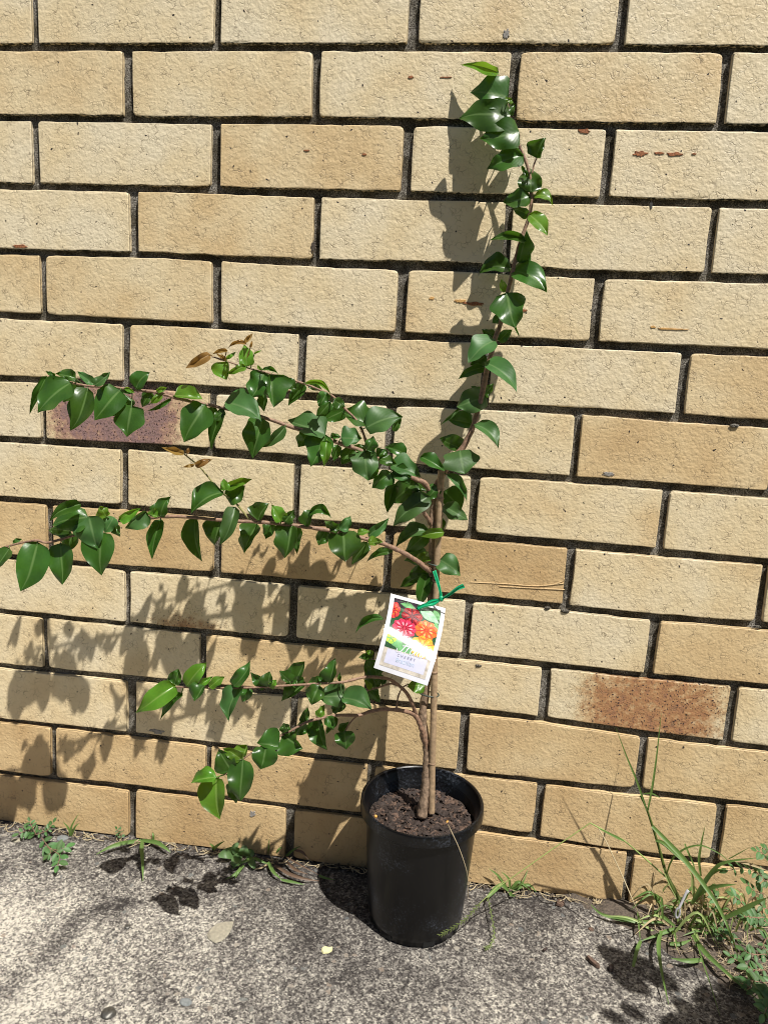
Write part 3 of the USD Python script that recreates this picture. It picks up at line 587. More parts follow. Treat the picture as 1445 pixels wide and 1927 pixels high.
def leaf_shape(b, t, a, c, bend, yb, k, fold, seed, droop, petiole=None):
    r = random.Random(seed)
    b, t = np.array(b, float), np.array(t, float); d = t - b; L = np.hypot(*d); n = np.array([d[1], -d[0]]) / L
    ppm = FPX / (yb - CAM[1]); Lm = L / ppm; wr = .27 * max(Lm, (a + c) / ppm)
    T = np.linspace(0, 1, 15); S = np.linspace(-1, 1, 11)
    pw = r.uniform(.31, .46); pq = r.uniform(.66, .90); curl = r.uniform(-.15, .15); tm = pw / (pw + pq); norm = tm ** pw * (1 - tm) ** pq
    W = (np.maximum(T, 0) ** pw) * ((1 - T) ** pq) / norm
    W = 1.07 * W * (1 - .55 * np.clip((T - .66) / .34, 0, 1) ** 1.2)
    ph, ph2 = r.uniform(0, 6), r.uniform(0, 6); wav = r.uniform(.0012, .0056); so = r.uniform(0, 90); ed = r.uniform(.0, .17)
    UU, VV, YY = [], [], []
    for i, tt in enumerate(T):
        cx = b + d * tt + n * (bend * 4 * tt * (1 - tt) + curl * L * (max(0, tt - .6) / .4) ** 2 * (1 - tt * .5))
        for s in S:
            h = a if s > 0 else c
            p = cx + n * h * s * W[i] * (1 + ed * math.sin(tt * (11 if s > 0 else 13) + ph2 + s) * abs(s)) + d / L * (h * .10 * abs(s) * W[i] * (2 * tt - .9))
            hm = h / ppm
            lift = min(math.sqrt(max(wr * wr - hm * hm, 0)), .9 * wr) + .16 * wr
            y = yb - k * (p[1] - b[1]) / ppm - fold * lift * W[i] * abs(s) ** 1.05
            y += wav * math.sin(tt * 9 + ph + (1.6 if s > 0 else 0)) * abs(s) ** 2 - droop * Lm * math.sin(math.pi * min(tt * 1.05, 1)) + (meshkit.noise(np.array([tt * 3.2 + so, s * 1.6 + so, so])) - .5) * .0042 * min(1, 4 * tt)
            UU.append(p[0]); VV.append(p[1]); YY.append(min(y, -.007))
    v = at(np.array(UU), np.array(VV), np.array(YY)); f = grid_faces(len(T), len(S))
    uv = np.stack([np.repeat(T, len(S)), np.tile(S * .5 + .5, len(T))], 1)
    # upper side faces the light
    nrm = np.cross(v[f[:, 1]] - v[f[:, 0]], v[f[:, 2]] - v[f[:, 0]]).sum(0)
    if nrm @ (CAM - v.mean(0)) < 0: f = f[:, ::-1]
    if petiole is not None:
        pv_, pf = tube(spline(np.array([petiole, (petiole + v[5]) / 2 + [0, 0, .0004], v[len(S) + 5]]), 3), .0007, 5)
        f = np.vstack([f, pf + len(v)]); v = np.vstack([v, pv_]); uv = np.vstack([uv, np.tile([[.03, .5]], (len(pv_), 1))])
    return v, f, uv
CROP = {'A': (780, 80, 4.817), 'B': (780, 400, 4.817), 'C': (700, 700, 4.19), 'D': (400, 600, 2.89), 'E': (0, 600, 2.89), 'F': (0, 880, 4.516), 'G': (200, 1180, 2.89), 'H': (600, 1040, 3.6125)}
# photo crop, limb, leaf base, leaf tip, half widths on either side, look, bow of the midrib, turn
LEAVES = [
 ('A', 'L', 765, 275, 420, 185, 45, 50, 'f', -12, .9), ('A', 'L', 850, 492, 505, 440, 120, 170, 'g', -10, .25), ('A', 'L', 870, 655, 400, 655, 150, 135, 'g', -10, .3),
 ('A', 'L', 950, 805, 595, 890, 125, 140, 'g', 0, .25), ('A', 'L', 985, 1015, 650, 1150, 85, 90, 'g', -15, .35), ('A', 'st', 1105, 1045, 1185, 855, 105, 35, 'g', 10, -.3),
 ('A', 'L', 870, 660, 905, 545, 35, 20, 'g', 0, .2), ('A', 'L', 1025, 1215, 965, 1100, 22, 20, 'g', 0, .4), ('A', 'L', 1055, 1355, 1048, 1130, 105, 95, 'g', 0, .5), ('A', 'L', 1050, 1392, 805, 1460, 65, 85, 'g', 0, .4),
 ('A', 'L', 1080, 1392, 1260, 1472, 60, 28, 'f', 45, .7), ('A', 'L', 1040, 1562, 890, 1490, 48, 38, 'o', 0, -.4), ('A', 'L', 1035, 1555, 1218, 1735, 80, 50, 'f', 8, .8), ('A', 'L', 845, 540, 880, 500, 40, 35, 'f', 0, .6),
 ('B', 'L', 1010, 258, 675, 278, 35, 45, 'g', -60, .8), ('B', 'L', 940, 450, 1025, 155, 30, 95, 'o', 0, -.3), ('B', 'L', 875, 512, 585, 530, 40, 110, 'd', -35, .1), ('B', 'L', 875, 525, 1205, 715, 120, 75, 'g', 45, .8),
 ('B', 'L', 840, 715, 780, 595, 42, 22, 'f', 0, .4), ('B', 'L', 835, 722, 900, 1050, 128, 145, 'g', 0, .6), ('B', 'L', 905, 1000, 962, 1128, 9, 9, 'g', -10, .4), ('B', 'L', 735, 1158, 500, 1378, 70, 110, 'p', -40, .8),
 ('B', 'L', 740, 1130, 605, 1062, 40, 42, 'd', 0, -.2), ('B', 'L', 760, 1165, 878, 1050, 45, 45, 'd', 0, -.2), ('B', 'L', 635, 1360, 930, 1628, 105, 48, 'p', 45, .8), ('B', 'L', 635, 1400, 390, 1500, 42, 40, 'd', -15, -.1), ('B', 'L', 650, 1300, 500, 1380, 55, 60, 'd', 0, -.2),
 ('C', 'L', 905, 202, 672, 290, 85, 95, 'p', -15, .9), ('C', 'L', 690, 285, 530, 415, 12, 12, 'p', 8, .5), ('C', 'L', 865, 160, 780, 108, 28, 26, 'd', 0, -.2), ('C', 'L', 875, 195, 962, 88, 42, 30, 'd', 0, -.2),
 ('C', 'L', 790, 410, 580, 380, 42, 78, 'd', -10, -.1), ('C', 'L', 805, 415, 990, 610, 78, 30, 'p', 45, .8), ('C', 'L', 710, 608, 528, 530, 35, 80, 'd', 0, -.3), ('C', 'L', 690, 618, 727, 805, 118, 138, 'p', 0, .9), ('C', 'L', 590, 808, 748, 1022, 45, 22, 'p', 30, .6),
 ('C', 'T', 565, 940, 702, 1105, 98, 62, 'd', 10, .1), ('C', 'T', 562, 1055, 755, 1165, 62, 55, 'p', 0, .5), ('C', 'T', 482, 1245, 528, 1110, 32, 72, 'o', 0, .1), ('C', 'T', 568, 1265, 365, 1295, 36, 38, 'f', -5, .8), ('C', 'T', 458, 1252, 188, 1402, 32, 70, 'p', -55, .8),
 ('C', 'T', 440, 1262, 258, 1430, 62, 52, 'o', 0, -.2), ('C', 'T', 532, 1480, 700, 1605, 82, 72, 'p', 8, .5), ('C', 'T', 485, 1472, 322, 1502, 18, 52, 'f', -10, .8), ('C', 'T', 440, 1440, 250, 1480, 55, 60, 'd', 0, -.3), ('C', 'T', 430, 1555, 280, 1620, 55, 50, 'd', 0, -.3),
 ('C', 'T', 440, 1585, 368, 1855, 52, 55, 'o', 0, .2), ('C', 'T', 420, 1585, 215, 1690, 40, 42, 'd', 0, -.2), ('C', 'i', 352, 860, 150, 1030, 90, 85, 'g', 0, -.1), ('C', 'i', 455, 975, 150, 1202, 72, 75, 'p', -8, .6), ('C', 'i', 175, 880, 112, 1115, 42, 50, 'g', 0, .4),
 ('D', '1', 965, 795, 1132, 862, 68, 28, 'p', 10, .8), ('D', '1', 1128, 750, 1262, 832, 42, 22, 'g', 8, .6), ('D', '1', 1110, 890, 1165, 935, 25, 22, 'd', 0, .2),
 ('D', '1s', 185, 258, 180, 138, 38, 38, 'f', 0, .6), ('D', '1s', 182, 255, 75, 305, 20, 18, 'f', -4, .8), ('E', '1s', 1235, 232, 1236, 332, 10, 78, 'f', 0, .5), ('D', '1s', 75, 215, 130, 180, 10, 10, 'f', 0, .6), ('D', '1s', 80, 222, 20, 190, 10, 10, 'r', 0, .5),
 ('D', '1s', 185, 132, 80, 155, 10, 12, 'r', -16, .7), ('D', '1s', 175, 125, 222, 78, 12, 11, 'r', 0, .6), ('D', '1s', 205, 155, 216, 115, 6, 7, 'r', 0, .4), ('D', '1s', 82, 172, 0, 195, 9, 13, 'r', -8, .7), ('D', '1s', 225, 188, 270, 168, 5, 5, 'f', 0, .6), ('E', '1s', 1145, 192, 1008, 266, 26, 26, 'r', 0, .9),
 ('D', '1s', 270, 282, 240, 250, 10, 8, 'f', 0, .6), ('D', '1s', 285, 288, 215, 440, 50, 62, 'g', 0, .5), ('D', '1s', 322, 300, 335, 482, 95, 22, 'g', -8, .6), ('D', '1s', 500, 352, 405, 470, 28, 34, 'd', 0, .1), ('D', '1s', 312, 300, 300, 430, 20, 22, 'd', 0, -.1), ('D', '1s', 500, 350, 642, 432, 14, 14, 'f', 46, .8),
 ('D', '1s', 622, 400, 580, 478, 28, 36, 'g', 0, .3), ('D', '1s', 520, 362, 598, 388, 26, 14, 'o', 0, -.2), ('D', '1s', 722, 496, 600, 552, 38, 48, 'd', 0, .1), ('D', '1s', 642, 450, 562, 545, 32, 30, 'd', 0, .1), ('D', '1s', 270, 275, 360, 300, 14, 8, 'g', 14, .7),
 ('D', '1s', 848, 570, 698, 508, 30, 88, 'g', 0, .7), ('D', '1s', 832, 595, 1034, 524, 72, 52, 'p', 12, .8), ('D', '1s', 985, 612, 1030, 526, 16, 16, 'o', 0, .1), ('D', '1', 698, 648, 812, 652, 60, 36, 'p', 0, .8),
 ('D', '1', 614, 630, 402, 565, 34, 80, 'p', -10, .9), ('D', '1', 614, 628, 545, 810, 50, 80, 'g', 0, .5), ('D', '1', 622, 660, 612, 806, 26, 32, 'f', 0, .3), ('D', '1', 682, 685, 655, 776, 25, 22, 'd', 0, .1), ('D', '1', 826, 715, 842, 882, 64, 74, 'p', 0, .6), ('D', '1', 838, 715, 880, 638, 26, 40, 'g', 0, .2), ('D', '1', 832, 715, 760, 688, 22, 22, 'g', 0, .4),
 ('D', '1', 892, 742, 955, 718, 30, 30, 'g', 0, .5), ('D', '1', 1052, 742, 935, 702, 26, 42, 'd', -10, .1), ('D', '1', 902, 762, 1002, 790, 32, 22, 'g', 0, .6), ('D', '1', 972, 835, 860, 912, 52, 32, 'g', 0, .3), ('D', '1', 882, 800, 850, 882, 30, 22, 'd', 0, .1), ('D', '1', 972, 835, 1082, 868, 16, 26, 'p', 0, .6), ('D', '1', 640, 640, 700, 640, 18, 12, 'g', 0, .5),
 ('E', '1', 388, 345, 204, 512, 58, 76, 'g', -14, .7), ('E', '1', 255, 310, 151, 518, 18, 28, 'o', 0, .1), ('E', '1', 412, 325, 300, 302, 16, 36, 'g', -6, .4), ('E', '1', 300, 312, 246, 284, 10, 12, 'g', 0, .4), ('E', '1', 450, 352, 342, 452, 36, 72, 'o', 0, -.1), ('E', '1', 478, 375, 397, 615, 50, 74, 'g', 8, .5),
 ('E', '1', 516, 360, 418, 286, 20, 26, 'p', 0, .6), ('E', '1', 516, 362, 604, 292, 28, 20, 'p', 0, .6), ('E', '1', 655, 385, 518, 556, 68, 78, 'g', -6, .7), ('E', '1', 662, 398, 580, 535, 95, 20, 'd', 0, .1), ('E', '1', 716, 470, 686, 642, 76, 80, 'g', 0, .5), ('E', '1', 740, 380, 818, 292, 54, 30, 'g', 14, .3),
 ('E', '1', 850, 392, 908, 370, 12, 16, 'f', 0, .7), ('E', '1', 880, 412, 815, 466, 18, 22, 'f', 0, .6), ('E', '1', 932, 432, 800, 506, 12, 10, 'o', 6, .2), ('E', '1', 948, 418, 1102, 440, 58, 10, 'f', 6, .8), ('E', '1', 1115, 465, 990, 664, 74, 78, 'g', 0, .5), ('E', '1', 1172, 480, 1110, 592, 22, 32, 'o', 0, .1), ('E', '1', 1216, 505, 1146, 716, 22, 32, 'g', -14, .3),
 ('E', '1', 1222, 455, 1428, 548, 82, 42, 'p', 18, .9), ('D', '1', 272, 540, 208, 756, 55, 78, 'g', 4, .4), ('D', '1', 280, 392, 282, 505, 14, 36, 'o', 0, .2), ('D', '1', 396, 585, 268, 706, 28, 26, 'p', 8, .3), ('D', '1', 66, 500, -6, 562, 22, 26, 'g', 0, .4), ('E', '1', 720, 400, 640, 390, 10, 12, 'p', 0, .6), ('E', '1', 680, 375, 735, 400, 10, 12, 'f', 0, .6),
 ('E', '2s', 1002, 735, 878, 700, 14, 20, 'r', 0, .8), ('E', '2s', 1018, 732, 1026, 698, 8, 10, 'r', 0, .5), ('E', '2s', 1062, 802, 1155, 760, 20, 16, 'r', 0, .7), ('E', '2s', 1056, 796, 992, 806, 8, 9, 'r', 0, .5),
 ('E', '2s', 1216, 945, 1042, 1062, 20, 78, 'g', -26, .6), ('E', '2s', 1226, 925, 1374, 875, 22, 22, 'f', 10, .9), ('E', '2s', 1222, 932, 1212, 868, 20, 28, 'f', 0, .5), ('E', '2s', 1224, 962, 1332, 904, 22, 72, 'g', 10, .5),
 ('F', '2', 320, 632, 200, 1060, 125, 125, 'g', 6, .7), ('F', '2', 82, 685, -40, 862, 42, 62, 'g', 0, .6), ('F', '2', 110, 640, 190, 605, 22, 14, 'g', 0, .3), ('F', '2', 515, 640, 550, 996, 88, 108, 'g', -6, .4), ('F', '2', 750, 420, 442, 470, 98, 96, 'g', -4, .5), ('F', '2', 690, 312, 408, 440, 40, 55, 'g', -20, .9), ('F', '2', 605, 540, 415, 520, 62, 45, 'd', 0, .0),
 ('F', '2', 755, 412, 822, 692, 98, 140, 'p', 0, .4), ('F', '2', 850, 545, 840, 918, 108, 150, 'g', 6, .3), ('F', '2', 905, 420, 850, 325, 62, 42, 'f', 0, .3), ('F', '2', 968, 418, 892, 556, 52, 60, 'p', 0, .4), ('F', '2', 1008, 440, 1192, 332, 22, 60, 'f', 0, .6), ('F', '2', 1245, 372, 1056, 512, 98, 24, 'p', 0, .5), ('F', '2', 1340, 416, 1246, 392, 12, 58, 'f', 0, .4),
 ('E', '2', 875, 1080, 926, 962, 55, 26, 'g', 12, .1), ('E', '2', 880, 1090, 826, 1312, 28, 44, 'o', -12, .3), ('E', '2', 1062, 1075, 1098, 1322, 20, 66, 'o', -16, .2), ('E', '2', 1200, 1100, 1162, 1232, 22, 78, 'o', 0, .1), ('E', '2', 1282, 1022, 1206, 1238, 30, 50, 'p', 6, .5), ('E', '2', 1402, 1118, 1325, 1278, 24, 64, 'o', -8, .2),
 ('D', '2', 250, 1098, 310, 1005, 68, 14, 'g', 10, .2), ('D', '2', 370, 1105, 322, 1008, 26, 46, 'f', 0, .4), ('D', '2', 390, 1106, 446, 1038, 22, 32, 'g', 0, .4), ('D', '2', 515, 1132, 562, 1032, 50, 12, 'g', 10, .3), ('D', '2', 522, 1060, 646, 1088, 28, 22, 'g', 38, .6), ('D', '2', 432, 1120, 402, 1304, 34, 80, 'g', 0, .5), ('D', '2', 456, 1125, 456, 1283, 26, 26, 'd', 0, .1),
 ('D', '2', 705, 1148, 710, 1322, 84, 78, 'g', 8, .8), ('D', '2', 690, 1147, 756, 1074, 22, 34, 'p', 0, .5), ('D', '2', 690, 1148, 605, 1100, 30, 22, 'g', 0, .4), ('D', '2', 788, 1166, 858, 1154, 20, 14, 'f', 0, .8), ('D', '2', 846, 1180, 966, 1090, 24, 30, 'p', 0, .4), ('D', '2', 846, 1220, 928, 1210, 30, 15, 'f', 0, .8), ('D', '2', 842, 1215, 748, 1332, 36, 24, 'o', 0, .1), ('D', '2', 982, 1262, 832, 1312, 12, 26, 'o', -8, .3),
 ('G', '3', 380, 320, 165, 478, 52, 58, 'f', -8, .7), ('G', '3', 370, 315, 396, 228, 42, 26, 'o', 0, .1), ('G', '3', 436, 325, 546, 194, 46, 36, 'f', 6, .3), ('G', '3', 416, 360, 304, 514, 16, 26, 'o', -22, .2), ('G', '3', 532, 318, 482, 408, 12, 62, 'g', 0, .5), ('G', '3', 500, 322, 582, 270, 18, 16, 'f', 0, .5), ('G', '3', 560, 330, 642, 266, 26, 22, 'f', 0, .6),
 ('G', '3', 692, 325, 792, 190, 44, 24, 'g', -8, .3), ('G', '3', 728, 320, 652, 512, 26, 62, 'p', -10, .5), ('G', '3', 870, 330, 782, 248, 32, 22, 'o', 0, .2), ('G', '3', 880, 326, 892, 242, 48, 18, 'g', 0, .2), ('G', '3', 886, 326, 926, 286, 16, 22, 'f', 0, .4), ('G', '3', 1030, 300, 1082, 188, 64, 14, 'o', 0, .1), ('G', '3', 1002, 302, 938, 242, 18, 42, 'o', 0, .2), ('G', '3', 1086, 304, 954, 408, 14, 60, 'o', 0, .1),
 ('G', '3', 1158, 318, 1110, 422, 42, 48, 'g', 0, .6), ('G', '3', 1302, 376, 1148, 382, 52, 72, 'p', 0, .7), ('G', '3', 1278, 388, 1446, 447, 76, 28, 'p', 14, .8), ('G', '3', 1216, 305, 1248, 168, 50, 18, 'g', 0, .2), ('G', '3', 1182, 315, 1242, 198, 42, 12, 'o', 0, .2), ('G', '3', 1166, 305, 1098, 300, 12, 32, 'd', 0, .2), ('G', '3', 1246, 428, 1246, 478, 20, 20, 'd', 0, .2), ('G', '3', 1270, 300, 1268, 245, 10, 8, 'o', 0, .2),
 ('G', '4', 1150, 490, 1192, 674, 22, 62, 'o', -6, .3), ('G', '4', 1066, 525, 1102, 436, 22, 22, 'd', 0, .1), ('G', '4', 1150, 490, 1186, 424, 20, 22, 'f', 0, .4), ('G', '4', 1252, 490, 1190, 582, 22, 18, 'o', 0, .2), ('G', '4s', 1272, 575, 1322, 514, 26, 12, 'o', 0, .3), ('H', '4s', 172, 1215, 190, 1340, 62, 66, 'g', 0, .1),
 ('G', '4', 962, 590, 1070, 662, 20, 90, 'g', 0, .5), ('G', '4', 985, 570, 964, 522, 32, 22, 'g', 0, .3), ('G', '4', 1080, 520, 1022, 592, 42, 22, 'd', 0, .1), ('G', '4', 938, 655, 816, 640, 20, 90, 'g', -6, .8), ('G', '4', 868, 655, 845, 776, 66, 62, 'g', 0, .4), ('G', '4', 736, 720, 636, 655, 34, 26, 'f', 0, .7), ('G', '4', 742, 716, 770, 642, 62, 10, 'f', 0, .4), ('G', '4', 680, 782, 606, 666, 64, 46, 'g', 0, .3),
 ('G', '4', 742, 720, 720, 948, 58, 70, 'g', 4, .5), ('G', '4', 690, 842, 716, 960, 20, 42, 'd', 0, .2), ('G', '4', 600, 818, 612, 1048, 42, 92, 'f', -6, .6), ('G', '4', 600, 820, 458, 842, 20, 56, 'f', -4, .7),
 ('H', 's3', 388, 838, 308, 742, 40, 72, 'd', 0, .1), ('H', 's3', 370, 700, 268, 712, 22, 22, 'g', 0, .6), ('H', 's3', 372, 690, 318, 672, 16, 18, 'f', 0, .6), ('H', 's3', 350, 930, 415, 1022, 34, 34, 'd', 0, .1), ('H', 's3', 352, 932, 308, 858, 14, 22, 'f', 0, .5), ('H', 's3', 360, 830, 400, 930, 60, 50, 'd', 0, .1), ('H', 's3', 380, 770, 400, 870, 40, 60, 'o', 0, .2), ('H', 's3', 420, 880, 470, 860, 26, 22, 'o', 0, .2),
 ('H', 'T', 440, 448, 248, 546, 18, 30, 'o', -38, .5), ('H', 's7', 722, 905, 600, 902, 50, 46, 'f', 0, .8), ('G', '3', 1300, 420, 1250, 470, 14, 14, 'd', 0, .3)]
LEAVES += [('C', 'T', 520, 900, 430, 1010, 48, 52, 'g', 0, .3), ('C', 'i', 380, 930, 300, 1080, 55, 48, 'o', 0, .1), ('D', '1', 1000, 800, 1080, 900, 42, 38, 'g', 0, .4), ('D', '1', 760, 700, 700, 790, 40, 36, 'd', 0, .2), ('D', '1', 520, 615, 470, 700, 36, 40, 'o', 0, .2),
 ('E', '1', 590, 372, 560, 470, 40, 44, 'o', 0, .1), ('E', '1', 820, 395, 770, 480, 26, 30, 'o', 0, .2), ('D', '1s', 660, 440, 720, 480, 26, 30, 'g', 0, .4), ('D', '1s', 400, 330, 460, 390, 28, 24, 'g', 0, .4), ('F', '2', 620, 560, 560, 720, 60, 66, 'o', 0, .1), ('F', '2', 960, 480, 1020, 590, 34, 40, 'o', 0, .2),
 ('D', '2', 620, 1150, 570, 1230, 36, 34, 'o', 0, .2), ('D', '2', 320, 1112, 290, 1200, 30, 36, 'o', 0, .2), ('G', '3', 1060, 315, 1010, 260, 34, 30, 'g', 0, .3), ('G', '3', 780, 330, 740, 410, 26, 30, 'o', 0, .2), ('G', '4', 1010, 560, 960, 640, 36, 36, 'o', 0, .2), ('G', '4', 1200, 485, 1240, 560, 26, 28, 'g', 0, .3),
 ('A', 'L', 900, 750, 640, 790, 70, 75, 'd', 0, .2), ('A', 'L', 970, 930, 740, 1040, 60, 70, 'd', 0, .2), ('B', 'L', 800, 930, 700, 1000, 45, 45, 'd', 0, .1)]
LOOK = {'g': 'leaf_green', 'd': 'leaf_green', 'f': 'leaf_fresh', 'p': 'leaf_pale', 'o': 'leaf_green', 'r': 'leaf_bronze'}
for n_, (cr, lm, bx, by, tx, ty, wa, wb, look, bend, k) in enumerate(LEAVES):
    wa, wb = wa * 1.04, wb * 1.04
    ox, oy, sc = CROP[cr]; b = np.array([ox + bx / sc, oy + by / sc]); t = np.array([ox + tx / sc, oy + ty / sc])
    ln, par = LINES[lm]
    i = int(np.argmin(np.hypot(ln[:, 0] - b[0], ln[:, 1] - b[1]))); dist = np.hypot(*(ln[i, :2] - b))
    yb = ln[i, 2] + (.012 if look in 'do' else -.004)
    if look == 'd': yb = min(yb + .006, -.012)
    yb += random.Random(n_ + 500).uniform(-.012, .010)
    fold = {'g': 1.0, 'd': .5, 'o': .6, 'f': .85, 'p': .6, 'r': .9}[look] * random.Random(n_).uniform(.75, 1.25)
    pet = at(ln[i, 0], ln[i, 1], ln[i, 2]) if dist < 40 else None
    v, f, uv = leaf_shape(b, t, wa / sc, wb / sc, bend / sc, min(yb, -.012), k * .8, fold, n_ * 13 + 1, {'d': 0, 'o': .05}.get(look, .12), pet)
    obj('leaf', (v, f), LOOK[look], par, smooth=True, uv=uv)

# ------------------------------------------------------------------ stake, wires, green tie, tag
SK = line([(812, 1530, PY - .012), (813, 1450, PY - .006), (816, 1330, -.076), (818, 1200, -.074), (821, 1080, -.071), (826, 980, -.069), (830, 886, -.067)])
stake = thing('bamboo_stake', 'slim bamboo stake pushed into the pot beside the trunk', 'stake', world(SK[:1])[0])
sp = world(SK); obj('cane', tube(sp, np.linspace(.0043, .0042, len(sp)), 12), 'bamboo', stake, smooth=35)
for u, v in [(813, 1437), (817, 1265), (820, 1092), (828, 938)]:
    i = int(np.argmin(np.abs(SK[:, 1] - v))); a, b = sp[max(i - 1, 0)], sp[min(i + 1, len(sp) - 1)]; d = (b - a) / np.linalg.norm(b - a); c0 = at(u, v, SK[i, 2])
    obj('node_ring', tube([c0 - d * .002, c0 - d * .0008, c0, c0 + d * .0008, c0 + d * .002], [.0042, .0048, .0050, .0047, .0042], 12), 'bamboo_node', stake, smooth=True)
for v_, lab in ((1309, 'dark green wire loop holding trunk to stake below the picture tag'), (1066, 'dark green wire loop holding trunk to stake above the green ribbon')):
    i = int(np.argmin(np.abs(SK[:, 1] - v_))); j = int(np.argmin(np.abs(TRUNK[:, 1] - v_))); a, b = world(SK[i:i + 1])[0], world(TRUNK[j:j + 1])[0]; b[2] = a[2] - .001
    c0 = (a + b) / 2; hx = abs(a[0] - b[0]) / 2 + .0062; th = np.linspace(0, 2 * math.pi, 33)
    loop = np.stack([c0[0] + hx * np.cos(th), c0[1] + .0075 * np.sin(th), c0[2] + .0006 * np.sin(2 * th)], 1)
    tw = thing('tie_wire', lab, 'tie', c0); obj('wire_loop', tube(loop, .0010, 6), 'tie_wire', tw, smooth=True)
    e = loop[0 if v_ < 1200 else 16]; s = 1 if v_ < 1200 else -1
    obj('twisted_end', tube(spline([e, e + [s * .004, -.002, .0015], e + [s * .009, -.003, .004]], 4), .0009, 6), 'tie_wire', tw, smooth=True)
tie = thing('plant_tie', 'bright green plastic ribbon tying the picture tag to the stake', 'tie', at(830, 1125, -.09))
def ribbon(pts, w, t=.0005, n=8):
    p = spline(pts, n); T = np.gradient(p, axis=0); T /= np.linalg.norm(T, axis=1, keepdims=True)
    vw = CAM - p; vw /= np.linalg.norm(vw, axis=1, keepdims=True); s = np.cross(T, vw); s /= np.linalg.norm(s, axis=1, keepdims=True); nrm = np.cross(s, T)
    w = np.broadcast_to(w, (len(p),))[:, None] if np.ndim(w) == 0 else np.interp(np.linspace(0, 1, len(p)), np.linspace(0, 1, len(w)), w)[:, None]
    rows = np.stack([p - s * w / 2, p - s * w / 6 + nrm * t * 2, p + s * w / 6 - nrm * t, p + s * w / 2 + nrm * t], 1)
    v = rows.reshape(-1, 3); f = grid_faces(len(p), 4)
    return v, f
A = lambda u, v, y: at(u, v, y)
obj('strand', ribbon([A(817, 1074, -.079), A(822, 1090, -.085), A(828, 1112, -.090), A(829, 1128, -.092)], [.0045, .0035, .002]), 'tie_plastic', tie)
obj('strand', ribbon([A(818, 1076, -.080), A(826, 1100, -.087), A(832, 1126, -.092)], [.003, .002, .002]), 'tie_plastic', tie)
obj('loop_end', ribbon([A(829, 1129, -.093), A(845, 1119, -.098), A(860, 1108, -.103), A(873, 1102, -.105)], [.0022, .0035, .0045, .0055]), 'tie_plastic', tie)
obj('strand', ribbon([A(832, 1126, -.092), A(815, 1136, -.096), A(800, 1139, -.1), A(786, 1145, -.101)], [.003, .0055, .005, .005]), 'tie_plastic', tie)
obj('strand', ribbon([A(830, 1128, -.092), A(812, 1131, -.096), A(796, 1141, -.1), A(784, 1147, -.1)], [.003, .0035, .003, .003]), 'tie_plastic', tie)
kn = trimesh.creation.icosphere(2, .0032); obj('knot', (np.array(kn.vertices) * [1, .8, 1.2] + A(830, 1127, -.093), kn.faces), 'tie_plastic', tie, smooth=True)

TL, TR_, BR, BL = at(735, 1117, -.0940), at(838, 1145, -.0762), at(804, 1291, -.1647), at(703, 1257, -.1630)
TN = np.cross(TR_ - TL, BL - TL); TN /= np.linalg.norm(TN)
if TN @ (CAM - TL) < 0: TN = -TN
def tagp(u, v, off=0.0):                        # u across 0..1, v down 0..1 of the card
    u, v = np.asarray(u, float), np.asarray(v, float)
    p = TL * ((1 - u) * (1 - v))[..., None] + TR_ * (u * (1 - v))[..., None] + BR * (u * v)[..., None] + BL * ((1 - u) * v)[..., None]
    bow = .010 * 4 * v * (1 - v) + 0 * u
    return p + TN * (bow + off)[..., None]
def card_mat(name, c, rough=.095, coat=.5, **k): plain(name, c, rough, 0.0, 170, .28 if name not in ('tag_white', 'tag_lilac') else .04, **k)
TAG = {'tag_white': (.50, .50, .54), 'tag_green': (.018, .06, .022), 'tag_leaf': (.12, .30, .12), 'tag_leaf_pale': (.27, .46, .30), 'tag_crimson': (.20, .008, .014), 'tag_red': (.58, .045, .04), 'tag_pinkred': (.62, .035, .085), 'tag_pink': (.80, .25, .30),
       'tag_orange': (.75, .13, .025), 'tag_peach': (.80, .30, .12), 'tag_amber': (.80, .31, .022), 'tag_gold': (.83, .47, .09), 'tag_lime': (.34, .52, .06), 'tag_lilac': (.44, .44, .55), 'tag_stone': (.40, .36, .31), 'tag_ink': (.17, .17, .22), 'tag_blue': (.32, .40, .50), 'tag_dark': (.03, .02, .03)}
for k_, c_ in TAG.items(): card_mat(k_, c_)
tag = thing('plant_tag', 'glossy white-bordered picture tag of red, orange and yellow cherries hanging from the stake', 'plant tag', tagp(.5, .0))
g = np.linspace(0, 1, 17); U, V = np.meshgrid(g, g, indexing='ij')
f_, b_ = tagp(U, V, .0003).reshape(-1, 3), tagp(U, V, -.0003).reshape(-1, 3); gf = grid_faces(17, 17)
card = obj('card', cat([(f_, gf), (b_, gf[:, ::-1])]), 'tag_white', tag, smooth=True)
ASP = 147 / 106.0                                 # card height over width, so drawings keep their proportions
def flat(poly, mt, layer, name, lab=None, parent=None):
    ms = []
    for gq in getattr(poly, 'geoms', [poly]):
        if gq.is_empty or gq.area < 1e-7: continue
        v2, fc = trimesh.creation.triangulate_polygon(gq, engine='earcut')
        m = trimesh.Trimesh(np.column_stack([v2, 0 * v2[:, 0]]), fc, process=True)
        for _ in range(6):
            if m.edges_unique_length.max() < .09: break
            m = m.subdivide_to_size(.09)
        v = np.array(m.vertices); ms.append((tagp(v[:, 0], v[:, 1] / ASP, .0003 + layer * .00016), m.faces))
    return obj(name, cat(ms), mt, parent or card, smooth=True, label=lab)
fr = Polygon([(.075, .075), (.925, .075), (.925, 1.02), (.075, 1.02)])           # picture in width units
H_ = ASP
flat(fr, 'tag_green', 1, 'picture')
